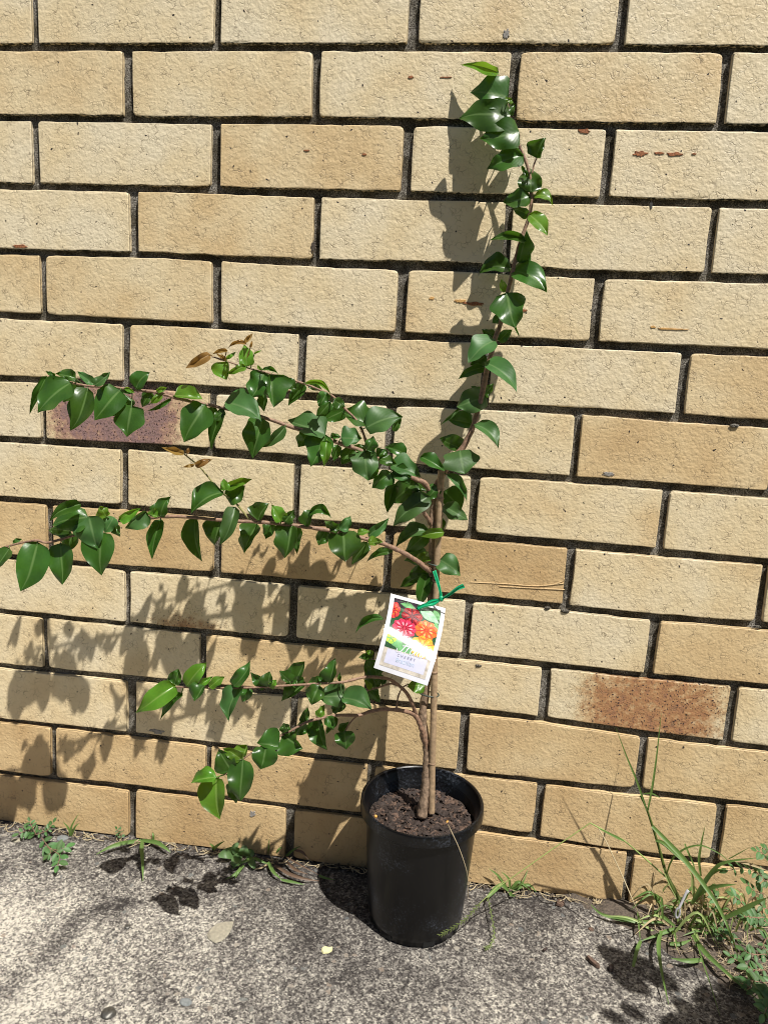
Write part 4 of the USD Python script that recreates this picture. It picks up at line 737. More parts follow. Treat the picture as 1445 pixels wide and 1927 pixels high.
def blob(cx, cy, rx, ry, lobes, amp, rot=0., n=72):
    a = np.linspace(0, 2 * math.pi, n, endpoint=False); r = 1 + amp * np.abs(np.cos(lobes * (a + rot) / 2)) - amp
    return Polygon(np.stack([cx + rx * r * np.cos(a), cy + ry * r * np.sin(a)], 1)).buffer(0)
def cherry(cx, cy, rx, ry, lobes, c1, c2, rot=0., c3='tag_crimson'):
    p = blob(cx, cy, rx, ry, lobes, .13, rot).intersection(fr); flat(p, c1, 3, 'printed_fruit')
    rr_ = random.Random(int(cx * 99 + cy * 999))
    for k in range(lobes):                         # furrows between the ribs, and the gloss on each rib
        a = 2 * math.pi * k / lobes - rot + math.pi / lobes
        q = LineString([(cx + rx * t_ * math.cos(a + .25 * (t_ - .5)), cy + ry * t_ * math.sin(a + .25 * (t_ - .5))) for t_ in (.12, .4, .65, .86)]).buffer(.007).intersection(p)
        if q.area > 0: flat(q, c3, 4, 'printed_furrow')
        a += math.pi / lobes; t0 = rr_.uniform(.38, .7)
        q = affinity.rotate(affinity.scale(Point(cx + rx * t0 * math.cos(a), cy + ry * t0 * math.sin(a)).buffer(1), rx * rr_.uniform(.12, .2), ry * rr_.uniform(.06, .1)), math.degrees(a)).intersection(p)
        if q.area > 0: flat(q, c2, 5, 'printed_gloss')
def pleaf(x0, y0, x1, y1, w, mt, layer=2):
    d = np.array([x1 - x0, y1 - y0]); n = np.array([-d[1], d[0]]) / np.hypot(*d); t = np.linspace(0, 1, 14); s = np.sin(math.pi * t ** .8) * w
    p = np.array([x0, y0]) + t[:, None] * d
    flat(Polygon(np.vstack([p + n * s[:, None], (p - n * s[:, None])[::-1]])).buffer(0).intersection(fr), mt, layer, 'printed_leaf')
flat(Polygon([(.08, .08), (.5, .08), (.46, .3), (.08, .22)]), 'tag_dark', 2, 'printed_shade'); pleaf(.55, .16, .92, .36, .1, 'tag_leaf_pale'); pleaf(.8, .12, .92, .3, .06, 'tag_leaf'); pleaf(.15, .1, .5, .22, .07, 'tag_leaf'); pleaf(.1, .82, .42, .96, .09, 'tag_leaf'); pleaf(.86, .34, .9, .62, .05, 'tag_leaf'); pleaf(.25, .95, .62, .99, .08, 'tag_leaf')
cherry(.10, .33, .11, .17, 7, 'tag_red', 'tag_orange', .3); cherry(.43, .36, .19, .17, 6, 'tag_crimson', 'tag_red', .2, 'tag_dark'); cherry(.34, .62, .22, .17, 10, 'tag_pinkred', 'tag_pink', .1); cherry(.72, .55, .21, .18, 9, 'tag_orange', 'tag_peach', .4, 'tag_red')
cherry(.72, .85, .23, .19, 8, 'tag_amber', 'tag_gold', .2, 'tag_orange'); cherry(.15, .86, .10, .09, 5, 'tag_lime', 'tag_gold', 0, 'tag_leaf')
flat(Polygon([(.075, 1.02), (.925, 1.02), (.925, H_ - .07), (.075, H_ - .07)]), 'tag_stone', 2, 'border_panel')
flat(Polygon([(.14, 1.035), (.87, 1.035), (.87, H_ - .125), (.14, H_ - .125)]), 'tag_lilac', 3, 'caption_panel')
def stroke(pts, w): return LineString(spline(np.array([(x, y, 0) for x, y in pts]), 6)[:, :2]).buffer(w)
def script(x, y, s):                               # "Fruit" in joined handwriting
    P = lambda *q: [(x + s * (a + .25 * (1 - b)), y + s * b) for a, b in q]
    w = .0115 * s / .35
    st = [P((.15, .10), (.35, .0), (.75, .06), (1.0, -.05)), P((.55, .05), (.45, .5), (.30, .95), (.05, 1.05), (-.05, .85)), P((.25, .55), (.45, .5), (.62, .48)),
          P((.70, .45), (.68, .75), (.62, 1.0)), P((.66, .72), (.80, .5), (.95, .5)), P((1.02, .5), (.98, .85), (1.1, 1.0), (1.28, .75), (1.34, .5)), P((1.34, .5), (1.30, .85), (1.4, .98)), P((1.56, .52), (1.50, .85), (1.60, .98)),
          P((1.85, .1), (1.78, .6), (1.74, .9), (1.86, 1.0), (2.0, .86)), P((1.62, .45), (1.9, .42), (2.1, .40))]
    from shapely import union_all
    return union_all([stroke(q, w) for q in st] + [Point(x + s * (1.6 + .19), y + s * .24).buffer(w * 1.3)])
flat(script(.30, .80, .235), 'tag_white', 6, 'lettering', 'the word Fruit in white handwriting')
def letters(text, h, cx, y, mt, lab, bold=False):
    tm = meshkit.text_mesh(text, h, .0001, bold); v = np.array(tm.vertices); x0, x1 = v[:, 0].min(), v[:, 0].max()
    obj('lettering', (tagp(cx + v[:, 0] - (x0 + x1) / 2, (y - v[:, 1]) / ASP, np.where(v[:, 2] > 5e-5, .0011, .0009)), tm.faces), mt, card, label=lab)
letters('C H E R R Y', .045, .5, 1.115, 'tag_ink', 'the word CHERRY'); letters('Brazilian', .062, .5, 1.20, 'tag_blue', 'the word Brazilian')

# ------------------------------------------------------------------ weeds
def blade(pts, w, mt, parent, name='blade', tipw=.1, basew=.7, fold=.35, n=6):
    p = spline(np.array(pts), n); m = len(p); t = np.linspace(0, 1, m)
    T = np.gradient(p, axis=0); T /= np.linalg.norm(T, axis=1, keepdims=True) + 1e-9
    vw = CAM - p; vw /= np.linalg.norm(vw, axis=1, keepdims=True); s = np.cross(T, vw); s /= np.linalg.norm(s, axis=1, keepdims=True); nr = np.cross(s, T); w = w * .84
    prof = np.where(t < .3, basew + (1 - basew) * t / .3, 1 - (1 - tipw) * ((t - .3) / .7) ** 1.6)[:, None] * w / 2
    rows = np.stack([p - s * prof + nr * prof * fold, p - s * prof * .5 + nr * prof * fold * .4, p, p + s * prof * .5 + nr * prof * fold * .4, p + s * prof + nr * prof * fold], 1)
    uv = np.stack([np.repeat(t, 5), np.tile(np.linspace(0, 1, 5), m)], 1)
    return obj(name, (rows.reshape(-1, 3), grid_faces(m, 5)[:, ::-1]), mt, parent, smooth=True, uv=uv)
def stem(pts, r0, r1, mt, parent, name='stem'):
    p = spline(np.array(pts), 6); v, f = tube(p, np.linspace(r0, r1, len(p)), 6)
    return obj(name, (v, f), mt, parent, smooth=True, uv=np.tile([[.3, .8]], (len(v), 1)))
def W(cr, *q):                                     # points of a crop with their distance from the wall; None = lying just above the concrete
    ox, oy, sc = cr; out = []
    for x, y, d in q:
        u, v = ox + x / sc, oy + y / sc
        out.append(gp(u, v, -d if False else .004) if d is None else (gp(u, v, d) if d > 0 else at(u, v, d)))
    return out
I_, K_, M_, N_, L_, Q_ = (900, 1300, 2.651), (1200, 1500, 5.898), (1180, 1650, 5.453), (600, 1400, 3.6125), (0, 1530, 4.817), (380, 1540, 4.817)
wd = thing('grass_weed', 'tall green grass weed with seed stalks growing at the wall foot right of the pot', 'weed', gp(1283, 1700))
stem(W(K_, (475, 1180, -.035), (330, 900, -.040), (222, 520, -.045), (110, 170, -.048), (30, -10, -.05)), .0026, .0012, 'grass_blade', wd)
blade(W(K_, (480, 1180, -.037), (400, 1030, -.039), (325, 880, -.042), (290, 780, -.043)), .0072, 'grass_sheath', wd, 'sheath', .5, 1)
blade(W(I_, (842, 600, -.050), (790, 450, -.053), (740, 330, -.055), (685, 183, -.058)), .0032, 'grass_blade', wd)
blade(W(I_, (845, 598, -.050), (868, 480, -.048), (890, 320, -.045), (913, 112, -.040)), .0034, 'grass_blade', wd)
blade(W(I_, (822, 515, -.050), (870, 515, -.056), (918, 545, -.062)), .0022, 'grass_blade', wd)
blade(W(K_, (160, 325, -.048), (330, 500, -.058), (500, 680, -.068), (700, 930, -.082), (880, 1200, -.10)) + W(M_, (1050, 560, -.122), (1140, 830, .010)), .0075, 'grass_blade', wd, n=8)
blade(W(K_, (195, 480, -.046), (290, 520, -.052), (420, 640, -.060), (560, 770, -.068)), .0062, 'grass_blade', wd)
stem(W(K_, (310, 890, -.040), (170, 765, -.044), (0, 615, -.048)) + W(I_, (720, 745, -.054), (640, 705, -.058), (558, 661, -.062)), .0011, .0008, 'grass_sheath', wd, 'flower_stalk')
blade(W(I_, (725, 750, -.055), (670, 722, -.058), (600, 688, -.062)), .0042, 'grass_blade', wd, 'sheath', .3, .5)
stem(W(I_, (558, 661, -.062), (400, 770, -.072), (230, 890, -.085), (100, 980, -.10)) + W(N_, (1250, 940, -.118), (1090, 1090, -.14)), .0008, .0006, 'grass_sheath', wd, 'flower_stalk')
def seed_head(pts, parent, k=26):
    p = spline(np.array(pts), 10); ms = [tube(p, .0006, 5)]; idx = np.linspace(0, len(p) - 2, k).astype(int); r = random.Random(4)
    for q, i in enumerate(idx):
        T = p[i + 1] - p[i]; T /= np.linalg.norm(T); s = np.cross(T, CAM - p[i]); s /= np.linalg.norm(s); s = s * (1 if q % 2 else -1)
        a = p[i] + s * .0006; b = a + T * .0036 + s * .0022; ms.append(tube([a, (a + b) / 2, b], [.0004, .0007, .0002], 5))
    v, f = cat(ms); return obj('seed_head', (v, f), 'seed_green', parent, smooth=True, uv=np.tile([[.3, .8]], (len(v), 1)))
seed_head(W(N_, (1090, 1090, -.14), (1000, 1190, -.149), (900, 1260, -.150), (815, 1308, -.150)), wd)
seed_head(W(N_, (1148, 1045, .012), (1175, 1180, .012), (1190, 1300, .008), (1165, 1375, .004), (1130, 1392, .003)), wd)
stem(W(I_, (600, 690, -.062), (640, 760, -.066), (720, 930, -.080), (780, 1070, -.095)) + W(I_, (830, 1172, .008), (900, 1235, .006), (962, 1262, .004)), .0008, .0006, 'dry_grass', wd, 'dry_stalk')
blade(W(K_, (320, 860, -.042), (360, 740, -.05), (420, 650, -.055), (540, 570, -.06), (690, 540, -.066), (830, 590, -.072), (970, 680, -.078), (1045, 812, -.08)), .0030, 'grass_blade', wd)
blade(W(K_, (700, 880, -.045), (680, 700, -.046), (705, 520, -.046), (747, 318, -.046)), .0040, 'grass_blade', wd)
blade(W(K_, (520, 520, -.03), (560, 620, -.035), (620, 760, -.04), (640, 900, -.045)), .003, 'grass_blade', wd)
blade(W(K_, (625, 1130, -.05), (612, 1000, -.052), (605, 880, -.053), (560, 820, -.054)), .0052, 'grass_sheath', wd, 'sheath')
blade(W(K_, (600, 1190, -.05), (680, 1050, -.055), (790, 880, -.06), (900, 760, -.066), (1050, 712, -.072), (1310, 680, -.08)), .0068, 'grass_blade', wd)
blade(W(K_, (640, 1140, -.05), (760, 920, -.056), (860, 830, -.06), (1000, 790, -.064)), .0062, 'grass_blade', wd)
blade(W(K_, (1080, 712, -.07), (1200, 735, -.075), (1330, 780, -.08), (1460, 830, -.085)), .0042, 'dry_grass', wd)
blade(W(K_, (650, 1110, -.05), (800, 1015, -.06), (950, 985, -.07), (1088, 975, -.075)), .0062, 'grass_blade', wd)
blade(W(K_, (1005, 692, -.07), (1120, 630, -.075), (1248, 558, -.08)), .0016, 'grass_blade', wd)
blade(W(K_, (960, 1350, -.10), (1200, 1235, -.11), (1330, 1170, -.115), (1436, 1122, -.12)), .0070, 'grass_blade', wd)
blade(W(I_, (935, 1160, .012), (750, 1148, .010), (620, 1118, .010), (560, 1068, .014)), .0062, 'grass_blade', wd)
blade(W(M_, (490, 510, .010), (350, 400, .012), (208, 308, .012)), .0055, 'grass_blade', wd)
blade(W(M_, (545, 530, .012), (420, 560, .012), (290, 610, .010), (140, 662, .008)), .0062, 'grass_blade', wd)
blade(W(M_, (140, 660, .008), (100, 760, .010), (60, 930, .008)), .0058, 'grass_blade', wd, tipw=.7)
blade(W(M_, (110, 360, .014), (120, 500, .014), (135, 670, .010)), .0032, 'grass_blade', wd)
blade(W(M_, (350, 560, .014), (322, 700, .016), (345, 930, .014), (425, 1315, .010)), .0066, 'grass_blade', wd)
blade(W(M_, (765, 858, .010), (620, 868, .012), (450, 840, .010)), .0068, 'grass_blade', wd)
blade(W(M_, (670, 600, .014), (800, 780, .016), (1000, 970, .014), (1360, 1285, .010)), .0072, 'grass_blade', wd)
blade(W(M_, (700, 690, .014), (850, 830, .014), (940, 900, .012)), .0052, 'grass_blade', wd)
blade(W(M_, (690, 560, .014), (740, 760, .016), (850, 1100, .014), (955, 1440, .008)), .0022, 'grass_blade', wd)
blade(W(M_, (430, 690, .008), (550, 692, .010), (662, 648, .010)), .0062, 'grass_blade', wd)
for q in ([(640, 425, .010), (590, 445, .012), (530, 475, .010)], [(680, 450, .010), (800, 455, .012), (960, 472, .010)], [(670, 500, .010), (700, 580, .012), (735, 660, .010)], [(420, 270, .012), (470, 300, .012), (520, 340, .008)]): blade(W(M_, *q), .0066, 'grass_sheath', wd, 'sheath', .5, 1)
blade(W(M_, (485, 560, .010), (490, 680, .010), (545, 820, .008)), .0022, 'dry_grass', wd)
rg = random.Random(17)
for k in range(85):                                # the finer, half-dry blades of the tuft
    u, v = rg.uniform(1225, 1420), rg.uniform(1700, 1765); b0 = gp(u, v, .002); a = rg.uniform(0, 6.28); L = rg.uniform(.025, .075); e = rg.uniform(.01, .05)
    d = np.array([math.cos(a), min(math.sin(a), .25) * .8, 0]); p1, p2 = b0 + d * L * .5 + [0, 0, e], b0 + d * L + [0, 0, e * rg.uniform(-.1, .9)]
    p1[1], p2[1] = min(p1[1], -.004), min(p2[1], -.004); p2[2] = max(p2[2], ground_z(p2[1]) + .006)
    blade([b0, p1, p2], rg.uniform(.0018, .0042), rg.choice(['grass_blade', 'grass_blade', 'grass_sheath', 'dry_grass', 'dry_grass', 'dry_grass']), wd)
# sprigs with pairs of oval leaflets
def leaflet(c, d, nrm, L, w):
    s = np.cross(d, nrm); s /= np.linalg.norm(s); t = np.linspace(0, 1, 6); W_ = np.sin(math.pi * np.clip(t * .96 + .03, 0, 1)) ** .7 * w / 2
    rows = np.stack([c + d * (L * t)[:, None] + s * (W_ * q)[:, None] + nrm * (abs(q) * W_ * .3 - .12 * L * t * t)[:, None] for q in (-1, 0, 1)], 1)
    return rows.reshape(-1, 3), grid_faces(6, 3)
def sprig(parent, pts, n, L, seed, mt='weed_leaf', up=(.15, -.55, .8)):
    r = random.Random(seed); p = spline(np.array(pts), 8); ms = []
    stem(pts, .0007, .0004, 'bark_twig', parent)
    for k in range(n):
        i = int((k + .6) / n * (len(p) - 2)); T = p[i + 1] - p[i]; T /= np.linalg.norm(T)
        nrm = np.array(up) + [r.uniform(-.3, .3), r.uniform(-.3, .3), r.uniform(-.2, .2)]; nrm /= np.linalg.norm(nrm)
        s = np.cross(T, nrm); s /= np.linalg.norm(s)
        for sg in (-1, 1):
            d = s * sg + T * r.uniform(.2, .7); d -= nrm * (d @ nrm) * .7; d /= np.linalg.norm(d); LL = L * r.uniform(.7, 1.2)
            ms.append(leaflet(p[i], d, nrm, LL, LL * .52))
    d = p[-1] - p[-2]; d /= np.linalg.norm(d); nrm = np.array(up) / np.linalg.norm(up); ms.append(leaflet(p[-1], d, nrm, L, L * .5))
    for v, f in ms: obj('leaflet', (v, f), mt, parent, smooth=True, uv=np.stack([np.repeat(np.linspace(0, 1, 6), 3), np.tile([0, .5, 1], 6)], 1))
cw = thing('creeping_weed', 'low creeping weed with small oval leaves beside the grass weed at the right edge', 'weed', gp(1400, 1740))
for q, n, L, sd in [([(1490, 760, -.06), (1400, 640, -.07), (1320, 600, -.075)], 3, .011, 1), ([(1470, 660, -.06), (1440, 610, -.062), (1405, 570, -.064)], 2, .010, 2), ([(1450, 980, -.05), (1330, 850, -.055), (1180, 790, -.06), (1000, 820, -.062)], 6, .011, 3),
                    ([(1400, 1080, -.05), (1290, 1040, -.055), (1200, 960, -.06)], 3, .013, 4), ([(1210, 1260, -.07), (1130, 1150, -.072), (1060, 1100, -.074)], 3, .012, 5), ([(880, 1230, -.06), (860, 1140, -.062), (850, 1090, -.062)], 3, .010, 6),
                    ([(1400, 1340, -.09), (1290, 1340, -.095), (1180, 1330, -.10)], 4, .011, 7), ([(1450, 1230, -.08), (1400, 1240, -.082), (1360, 1180, -.084)], 2, .011, 8), ([(1480, 880, -.05), (1420, 930, -.05), (1350, 840, -.055)], 3, .012, 9), ([(1330, 1260, -.08), (1250, 1310, -.085), (1220, 1400, -.09)], 3, .010, 30)]:
    sprig(cw, W(K_, *q), n, L, sd)
for q, n, L, sd in [([(1000, 660, .008), (950, 590, .010), (920, 540, .012)], 3, .009, 10), ([(1430, 800, .010), (1280, 800, .014), (1200, 760, .014)], 4, .012, 11), ([(1430, 960, .012), (1300, 960, .016), (1210, 900, .014)], 4, .013, 12), ([(1440, 1100, .012), (1330, 1080, .016), (1220, 1060, .014)], 4, .013, 13),
                    ([(1200, 900, .008), (1100, 850, .012), (1040, 800, .010)], 3, .010, 14), ([(1440, 620, .012), (1400, 700, .016), (1440, 780, .012)], 3, .011, 15), ([(1320, 1200, .012), (1230, 1120, .014), (1180, 1080, .012)], 3, .011, 16), ([(1460, 1300, .02), (1400, 1240, .03), (1360, 1180, .03)], 4, .014, 17),
                    ([(1470, 1440, .02), (1420, 1380, .035), (1390, 1300, .035)], 4, .014, 18), ([(1460, 500, .01), (1380, 440, .014), (1260, 440, .012)], 4, .011, 19), ([(900, 560, .008), (960, 520, .010), (1000, 560, .010)], 3, .009, 20), ([(1150, 640, .01), (1100, 640, .014), (1060, 600, .012)], 3, .010, 21), ([(1490, 1200, .02), (1440, 1330, .035), (1400, 1420, .035)], 5, .014, 31), ([(1500, 1050, .02), (1440, 1180, .03), (1430, 1260, .03)], 4, .014, 32)]:
    sprig(cw, W(M_, *q), n, L, sd)
# taller growth of the same bed, just beyond the right edge; its shade falls on the path
bw = thing('bushy_weed', 'bushy leafy weed at the path edge beyond the right of the view', 'weed', (.86, -.52, ground_z(-.52)))
r_ = random.Random(5)
def shade_at(u, v, h):
    p = gp(u, v); return p + SUN * (h / SUN[2])
root = np.array([.86, -.52, ground_z(-.52)])
for (u, v, n, L) in [(1225, 1845, 9, .075), (1262, 1858, 9, .075), (1235, 1880, 8, .07), (1290, 1875, 7, .065), (1200, 1832, 6, .06), (1420, 1905, 7, .06), (1390, 1925, 6, .06), (1330, 1925, 5, .05), (1225, 1930, 5, .04), (1190, 1940, 5, .04)]:
    tip = shade_at(u, v, .72); mid = (root + tip) / 2 + np.array([.02, 0, .05]); st0 = mid + (tip - mid) * .25
    sprig(bw, [root, mid, st0, tip + np.array([-.004, .004, .004])], n, L, int(u), up=(.45, -.5, .8))
# weeds left of the pot
sw = thing('spurge_weed', 'small spreading spurge with paired oval leaves on the concrete at far left', 'weed', gp(75, 1590))
for q, n, L, sd in [([(380, 230, .006), (450, 320, .010), (540, 390, .014), (520, 480, .012)], 6, .013, 41), ([(330, 200, .006), (260, 160, .012), (170, 190, .014)], 4, .011, 42), ([(330, 200, .006), (290, 130, .02), (270, 80, .026)], 3, .008, 43), ([(330, 200, .006), (430, 160, .016), (480, 90, .026)], 4, .009, 44), ([(380, 230, .006), (460, 350, .010), (440, 380, .010)], 3, .012, 45), ([(400, 300, .006), (520, 340, .014), (600, 310, .014)], 3, .014, 46)]:
    sprig(sw, W(L_, *q), n, L, sd)
s2 = thing('grass_tuft', 'tiny upright grass tuft at the wall foot beside the spurge', 'weed', gp(133, 1570))
for q in ([(640, 210, .002), (650, 120, .02), (715, 5, .04)], [(640, 210, .002), (620, 140, .016), (570, 80, .028)], [(645, 210, .002), (680, 130, .02), (718, 95, .026)]): blade(W(L_, *q), .0036, 'grass_blade', s2)
s3 = thing('broad_grass', 'flat broad-bladed grass lying on the concrete below the lower branches', 'weed', gp(265, 1582))
for q in ([(1280, 250, .006), (1100, 280, .012), (980, 320, .012), (872, 378, .006)], [(1290, 250, .006), (1285, 330, .014), (1292, 450, .014), (1297, 622, .006)], [(1290, 250, .006), (1420, 270, .012), (1500, 320, .012), (1545, 360, .008)], [(1390, 250, .004), (1390, 210, .012), (1380, 170, .016)]): blade(W(L_, *q), .0072 if q[0][0] < 1350 else .004, 'grass_blade', s3)
s4 = thing('seedling', 'tiny seedling sprouting at the wall foot left of the dark vertical joint', 'weed', gp(222, 1576))
for q, n, L, sd in [([(1100, 240, .004), (1080, 190, .012), (1060, 150, .02)], 3, .006, 51), ([(1100, 240, .004), (1100, 200, .012), (1095, 155, .018)], 2, .005, 52)]: sprig(s4, W(L_, *q), n, L, sd)
s5 = thing('leafy_weed', 'clump of rounded leaves and grass blades under the lowest branch', 'weed', gp(450, 1610))
def broad(q, w, mt='weed_leaf'): blade(W(Q_, *q), w, mt, s5, 'leaf', .25, .6, .25)
for q, w in [([(300, 320, .006), (230, 320, .016), (150, 345, .014)], .020), ([(330, 330, .006), (300, 270, .02), (330, 225, .026)], .014), ([(370, 340, .006), (380, 300, .018), (385, 250, .024)], .020), ([(340, 340, .006), (300, 400, .016), (285, 440, .012)], .018), ([(400, 340, .006), (440, 320, .014), (470, 340, .012)], .016), ([(420, 350, .008), (460, 420, .010), (480, 455, .006)], .012)]: broad(q, w)
for q in ([(460, 360, .012), (380, 395, .016), (260, 465, .008)], [(470, 360, .010), (530, 390, .012), (600, 415, .008)], [(360, 440, .01), (330, 490, .01), (300, 545, .004)], [(380, 430, .01), (300, 510, .008), (215, 555, .004)], [(100, 290, .004), (140, 250, .02), (205, 208, .028)], [(100, 290, .004), (100, 260, .012), (70, 230, .018)]): blade(W(Q_, *q), .0052, 'grass_blade', s5)
s6 = thing('purple_grass', 'flat spreading grass with purple-tinged blades left of the pot', 'weed', gp(525, 1622))
for q, w, mt in [([(600, 400, .008), (650, 490, .010), (725, 560, .006)], .0062, 'grass_blade'), ([(720, 560, .006), (820, 580, .006), (930, 605, .004)], .0046, 'grass_blade'), ([(660, 430, .008), (800, 510, .010), (940, 555, .008), (1075, 572, .004)], .0056, 'grass_purple'), ([(770, 400, .008), (850, 470, .010), (960, 510, .008)], .0052, 'grass_purple'), ([(760, 350, .006), (900, 430, .012), (1065, 520, .006)], .003, 'grass_purple'), ([(760, 350, .004), (820, 295, .02), (890, 255, .028)], .0042, 'grass_blade'), ([(840, 290, .02), (910, 310, .020), (965, 375, .012)], .0050, 'grass_purple'), ([(690, 330, .004), (690, 290, .014), (735, 255, .02)], .004, 'grass_blade'), ([(590, 420, .006), (540, 450, .008), (480, 465, .004)], .003, 'dry_grass'), ([(1060, 520, .005), (1120, 545, .006), (1200, 560, .005)], .004, 'grass_blade'), ([(600, 330, .004), (605, 260, .02), (612, 190, .03)], .0022, 'grass_blade')]: blade(W(Q_, *q), w, mt, s6)
s7 = thing('wall_foot_grass', 'small bright grass tuft at the wall foot just right of the pot', 'weed', gp(958, 1676))
for q, w in [([(1290, 1000, .004), (1240, 960, .014), (1180, 985, .010)], .0062), ([(1290, 1000, .004), (1220, 900, .024), (1155, 850, .034)], .0040), ([(1300, 990, .004), (1290, 920, .02), (1240, 870, .03)], .0040), ([(1310, 990, .004), (1360, 940, .016), (1440, 1000, .006)], .0056), ([(1310, 990, .004), (1380, 950, .02), (1425, 845, .036)], .0032), ([(1320, 1000, .004), (1420, 960, .012), (1480, 1010, .004)], .005), ([(1300, 1010, .004), (1310, 1030, .006), (1335, 1035, .004)], .006)]: blade(W(N_, *q), w, 'grass_blade', s7)
blade(W(N_, (1240, 955, .016), (1180, 1010, .014), (1140, 1050, .010)), .0070, 'grass_blade', s7, tipw=.5)
# ------------------------------------------------------------------ dead matter and small things on the path
def litter(n, region, seed, mt, rmin, rmax, name, lab, ct):
    r = np.random.default_rng(seed); ms = []
    for _ in range(n):
        u, v = region(r); p = gp(u, v, r.uniform(.0005, .006)); a = r.uniform(0, 6.3); L = r.uniform(rmin, rmax)
        d = np.array([math.cos(a), math.sin(a) * .6, r.normal(0, .18)]); m = np.array([-d[1], d[0], r.uniform(-.1, .5)]) * L * r.uniform(-.35, .35)
        ms.append(tube(spline([p - d * L / 2, p + m, p + d * L / 2 + [0, 0, r.uniform(0, .004)]], 3), r.uniform(.0003, .0008), 4))
    v, f = cat(ms)
    v[:, 1] = np.minimum(v[:, 1], -.001)
    return obj(name, (v, f), mt, uv=np.tile([[.3, .8]], (len(v), 1)), label=lab, category=None, kind='stuff') if False else setd(stage.GetPrimAtPath(obj(name, (v, f), mt, uv=np.tile([[.3, .8]], (len(v), 1)))), lab, ct, None, 'stuff')
def right_patch(r):
    s = r.uniform(0, 1) ** .8; u = 1215 + 300 * s + r.normal(0, 12); top = 1690 + .16 * (u - 1200); bot = 1745 + .62 * (u - 1215) if u > 1215 else 1750
    return u, r.uniform(top, max(top + 25, min(bot, 1860)))
litter(900, right_patch, 1, 'dry_grass', .012, .04, 'dead_grass', 'tangle of dry straw around the weeds at the right edge', 'dead grass')
def foot(r):
    u = r.uniform(-60, 1230); v = np.interp(u, [5, 200, 350, 470, 650, 900, 1000, 1150, 1300, 1440], [1548, 1576, 1592.7, 1612.7, 1629, 1664, 1679, 1697, 1712, 1732]); return u, v + abs(r.normal(0, 4)) + 1
litter(230, foot, 2, 'dry_grass', .008, .03, 'straw_litter', 'thin line of straw and roots along the joint between wall and path', 'straw')
ms = []; r = np.random.default_rng(9)
dz = []
for _ in range(900):
    u, v = foot(r) if r.uniform() < .5 else right_patch(r); p = gp(u, v, .001); c = np.array(CUBE.vertices) * (1 + r.uniform(-.4, .4, (8, 3))) * np.array([r.uniform(.6, 1.6), r.uniform(.5, 1), r.uniform(.3, .6)]) * r.uniform(.002, .0052)
    p[1] = min(p[1], -.002); dz.append((Rotation.from_euler('zxy', r.uniform(-3, 3, 3)).apply(c) + p, CUBE.faces))
setd(stage.GetPrimAtPath(obj('dirt_crumbs', cat(dz), 'dirt')), 'dark soil crumbs gathered along the wall foot and under the weeds', 'soil', None, 'stuff')
# the dirt bed under the right weeds
mx2 = np.linspace(.30, .95, 90); my2 = np.linspace(-.30, -.001, 50); X2, Y2 = np.meshgrid(mx2, my2, indexing='ij'); q = np.stack([X2, Y2, 0 * X2], -1)
edge = np.clip((X2 - .36) / .30, 0, 1) * .24 + .02
prof = np.clip((edge + Y2 + (meshkit.fbm(q * 18, 3, 4) - .5) * .06) / .03, -1, 1)
Z2 = ground_z(Y2) - .006 + .012 * np.clip(prof, 0, 1) + (meshkit.fbm(q * 120, 3, 5) - .5) * .008 * (prof > -.5) - .02 * (prof <= -.5)
obj('soil_bed', (np.stack([X2, Y2, Z2], -1).reshape(-1, 3), grid_faces(90, 50)[:, ::-1]), 'dirt', smooth=True, kind='structure', label='thin bank of dirt under the weeds at the right')
def slab_piece(name, lab, ct, outline, h, mt, lift=.0012):
    pts = np.array([gp(u, v, lift) for u, v in outline]); c = pts.mean(0); n = len(pts); top = pts + [0, 0, h]; v = np.vstack([pts, (top - c) * .86 + c + [0, 0, h * .3], [c + [0, 0, h * 1.3]]]); f = []
    for k in range(n):
        k2 = (k + 1) % n; f += [[k, k2, n + k2], [k, n + k2, n + k], [n + k, n + k2, 2 * n]]
    return setd(stage.GetPrimAtPath(obj(name, (v, np.array(f)), mt)), lab, ct)
slab_piece('dead_leaf', 'grey dried leaf lying flat on the concrete left of the pot', 'leaf', [(440, 1735), (425, 1735), (408, 1739), (395, 1749), (389, 1760), (393, 1768), (405, 1776), (418, 1772), (430, 1760), (437, 1747)], .0016, 'dried_leaf')
slab_piece('yellow_flake', 'small pale yellow flake on the concrete in front of the pot', 'flake', [(605, 1786), (612, 1783), (620, 1786), (626, 1784), (625, 1791), (618, 1795), (608, 1796), (604, 1791)], .0018, 'yellow_flake')
slab_piece('bark_flake', 'brown square flake of bark on the concrete by the wall foot', 'bark', [(1048, 1696), (1060, 1697), (1063, 1704), (1056, 1708), (1046, 1704)], .003, 'bark_chip_brown')
slab_piece('twig', 'short brown twig lying on the concrete below the grass weed', 'twig', [(1102, 1802), (1106, 1800), (1129, 1820), (1128, 1824), (1122, 1822), (1110, 1812)], .0028, 'bark_chip_brown')
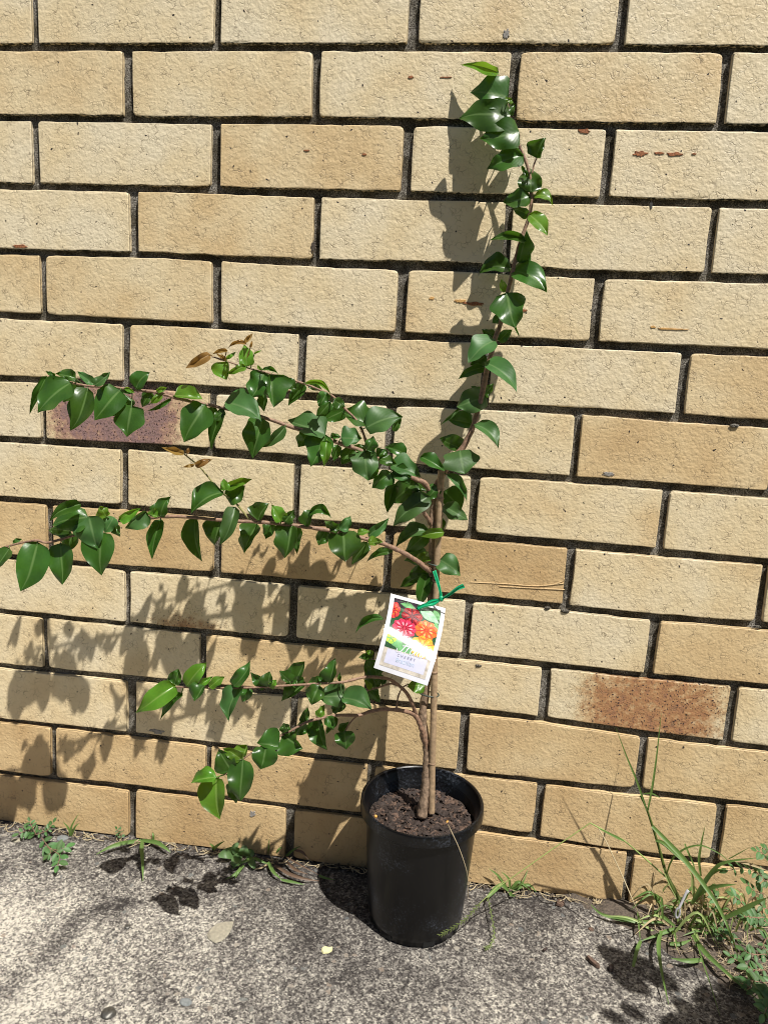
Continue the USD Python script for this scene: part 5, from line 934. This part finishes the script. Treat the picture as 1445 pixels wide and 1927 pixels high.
slab_piece('husk', 'small round dark seed husk on the concrete beside the twig', 'husk', [(1144, 1822), (1150, 1820), (1155, 1824), (1154, 1830), (1147, 1830)], .004, 'bark_chip_dark')
slab_piece('small_husk', 'thin dark seed husk on bare concrete right of the pot', 'husk', [(1020, 1790), (1027, 1785), (1030, 1787), (1024, 1793)], .002, 'bark_chip_dark')
for (u, v, s, mt, lab, ct, nm) in [(118, 1578, .0085, 'blue_stone', 'flat blue-grey stone half buried at the wall foot by the spurge', 'stone', 'flat_stone'), (350, 1886, .0075, 'blue_stone', 'grey stone set in the concrete near the bottom edge', 'stone', 'flat_stone'),
                               (205, 1908, .0085, 'metal_cap', 'round dark metal stud set in the concrete at bottom left', 'stud', 'stud'), (30, 1582, .007, 'dried_leaf', 'pale stone chip on the concrete at the far left edge', 'stone', 'flat_stone'), (240, 1745, .004, 'metal_cap', 'small dark pebble on the pale concrete at left', 'pebble', 'pebble'), (1112, 1750, .004, 'bark_chip_brown', 'small brown pebble near the grass weed', 'pebble', 'pebble')]:
    setd(stage.GetPrimAtPath(pebble(gp(u, v, .0002), s, mt, '/World', nm, (1.0, .8, .22) if nm == 'flat_stone' else (1, 1, .55))), lab, ct)
st = thing('straw', 'single pale straw hanging over the pot rim', 'straw', at(845, 1560, -.15))
stem([at(843, 1553, -.128), at(850, 1567, -.152), at(865, 1600, -.157), at(878, 1640, -.158), at(881, 1668, -.156), at(880, 1690, -.150)], .0006, .0004, 'dry_grass', st, 'stalk')
cl = thing('plastic_clip', 'clear plastic plant clip stuck in the weeds at the wall foot', 'clip', gp(1275, 1720))
th = np.linspace(0, 2 * math.pi, 19); c0, ux, uz = at(1275, 1719, -.085), at(1279, 1719, -.085) - at(1275, 1719, -.085), at(1276, 1710, -.085) - at(1275, 1719, -.085)
obj('eye', tube(np.array([c0 + ux * math.cos(a) + uz * math.sin(a) for a in th]), .0013, 6), 'clear_plastic', cl, smooth=True)
obj('shaft', tube(spline([at(1277, 1711, -.085), at(1284, 1696, -.082), at(1290, 1683, -.08), at(1295, 1676, -.078)], 5), [.0017] * 12 + [.0022] * 4, 8), 'clear_plastic', cl, smooth=True)
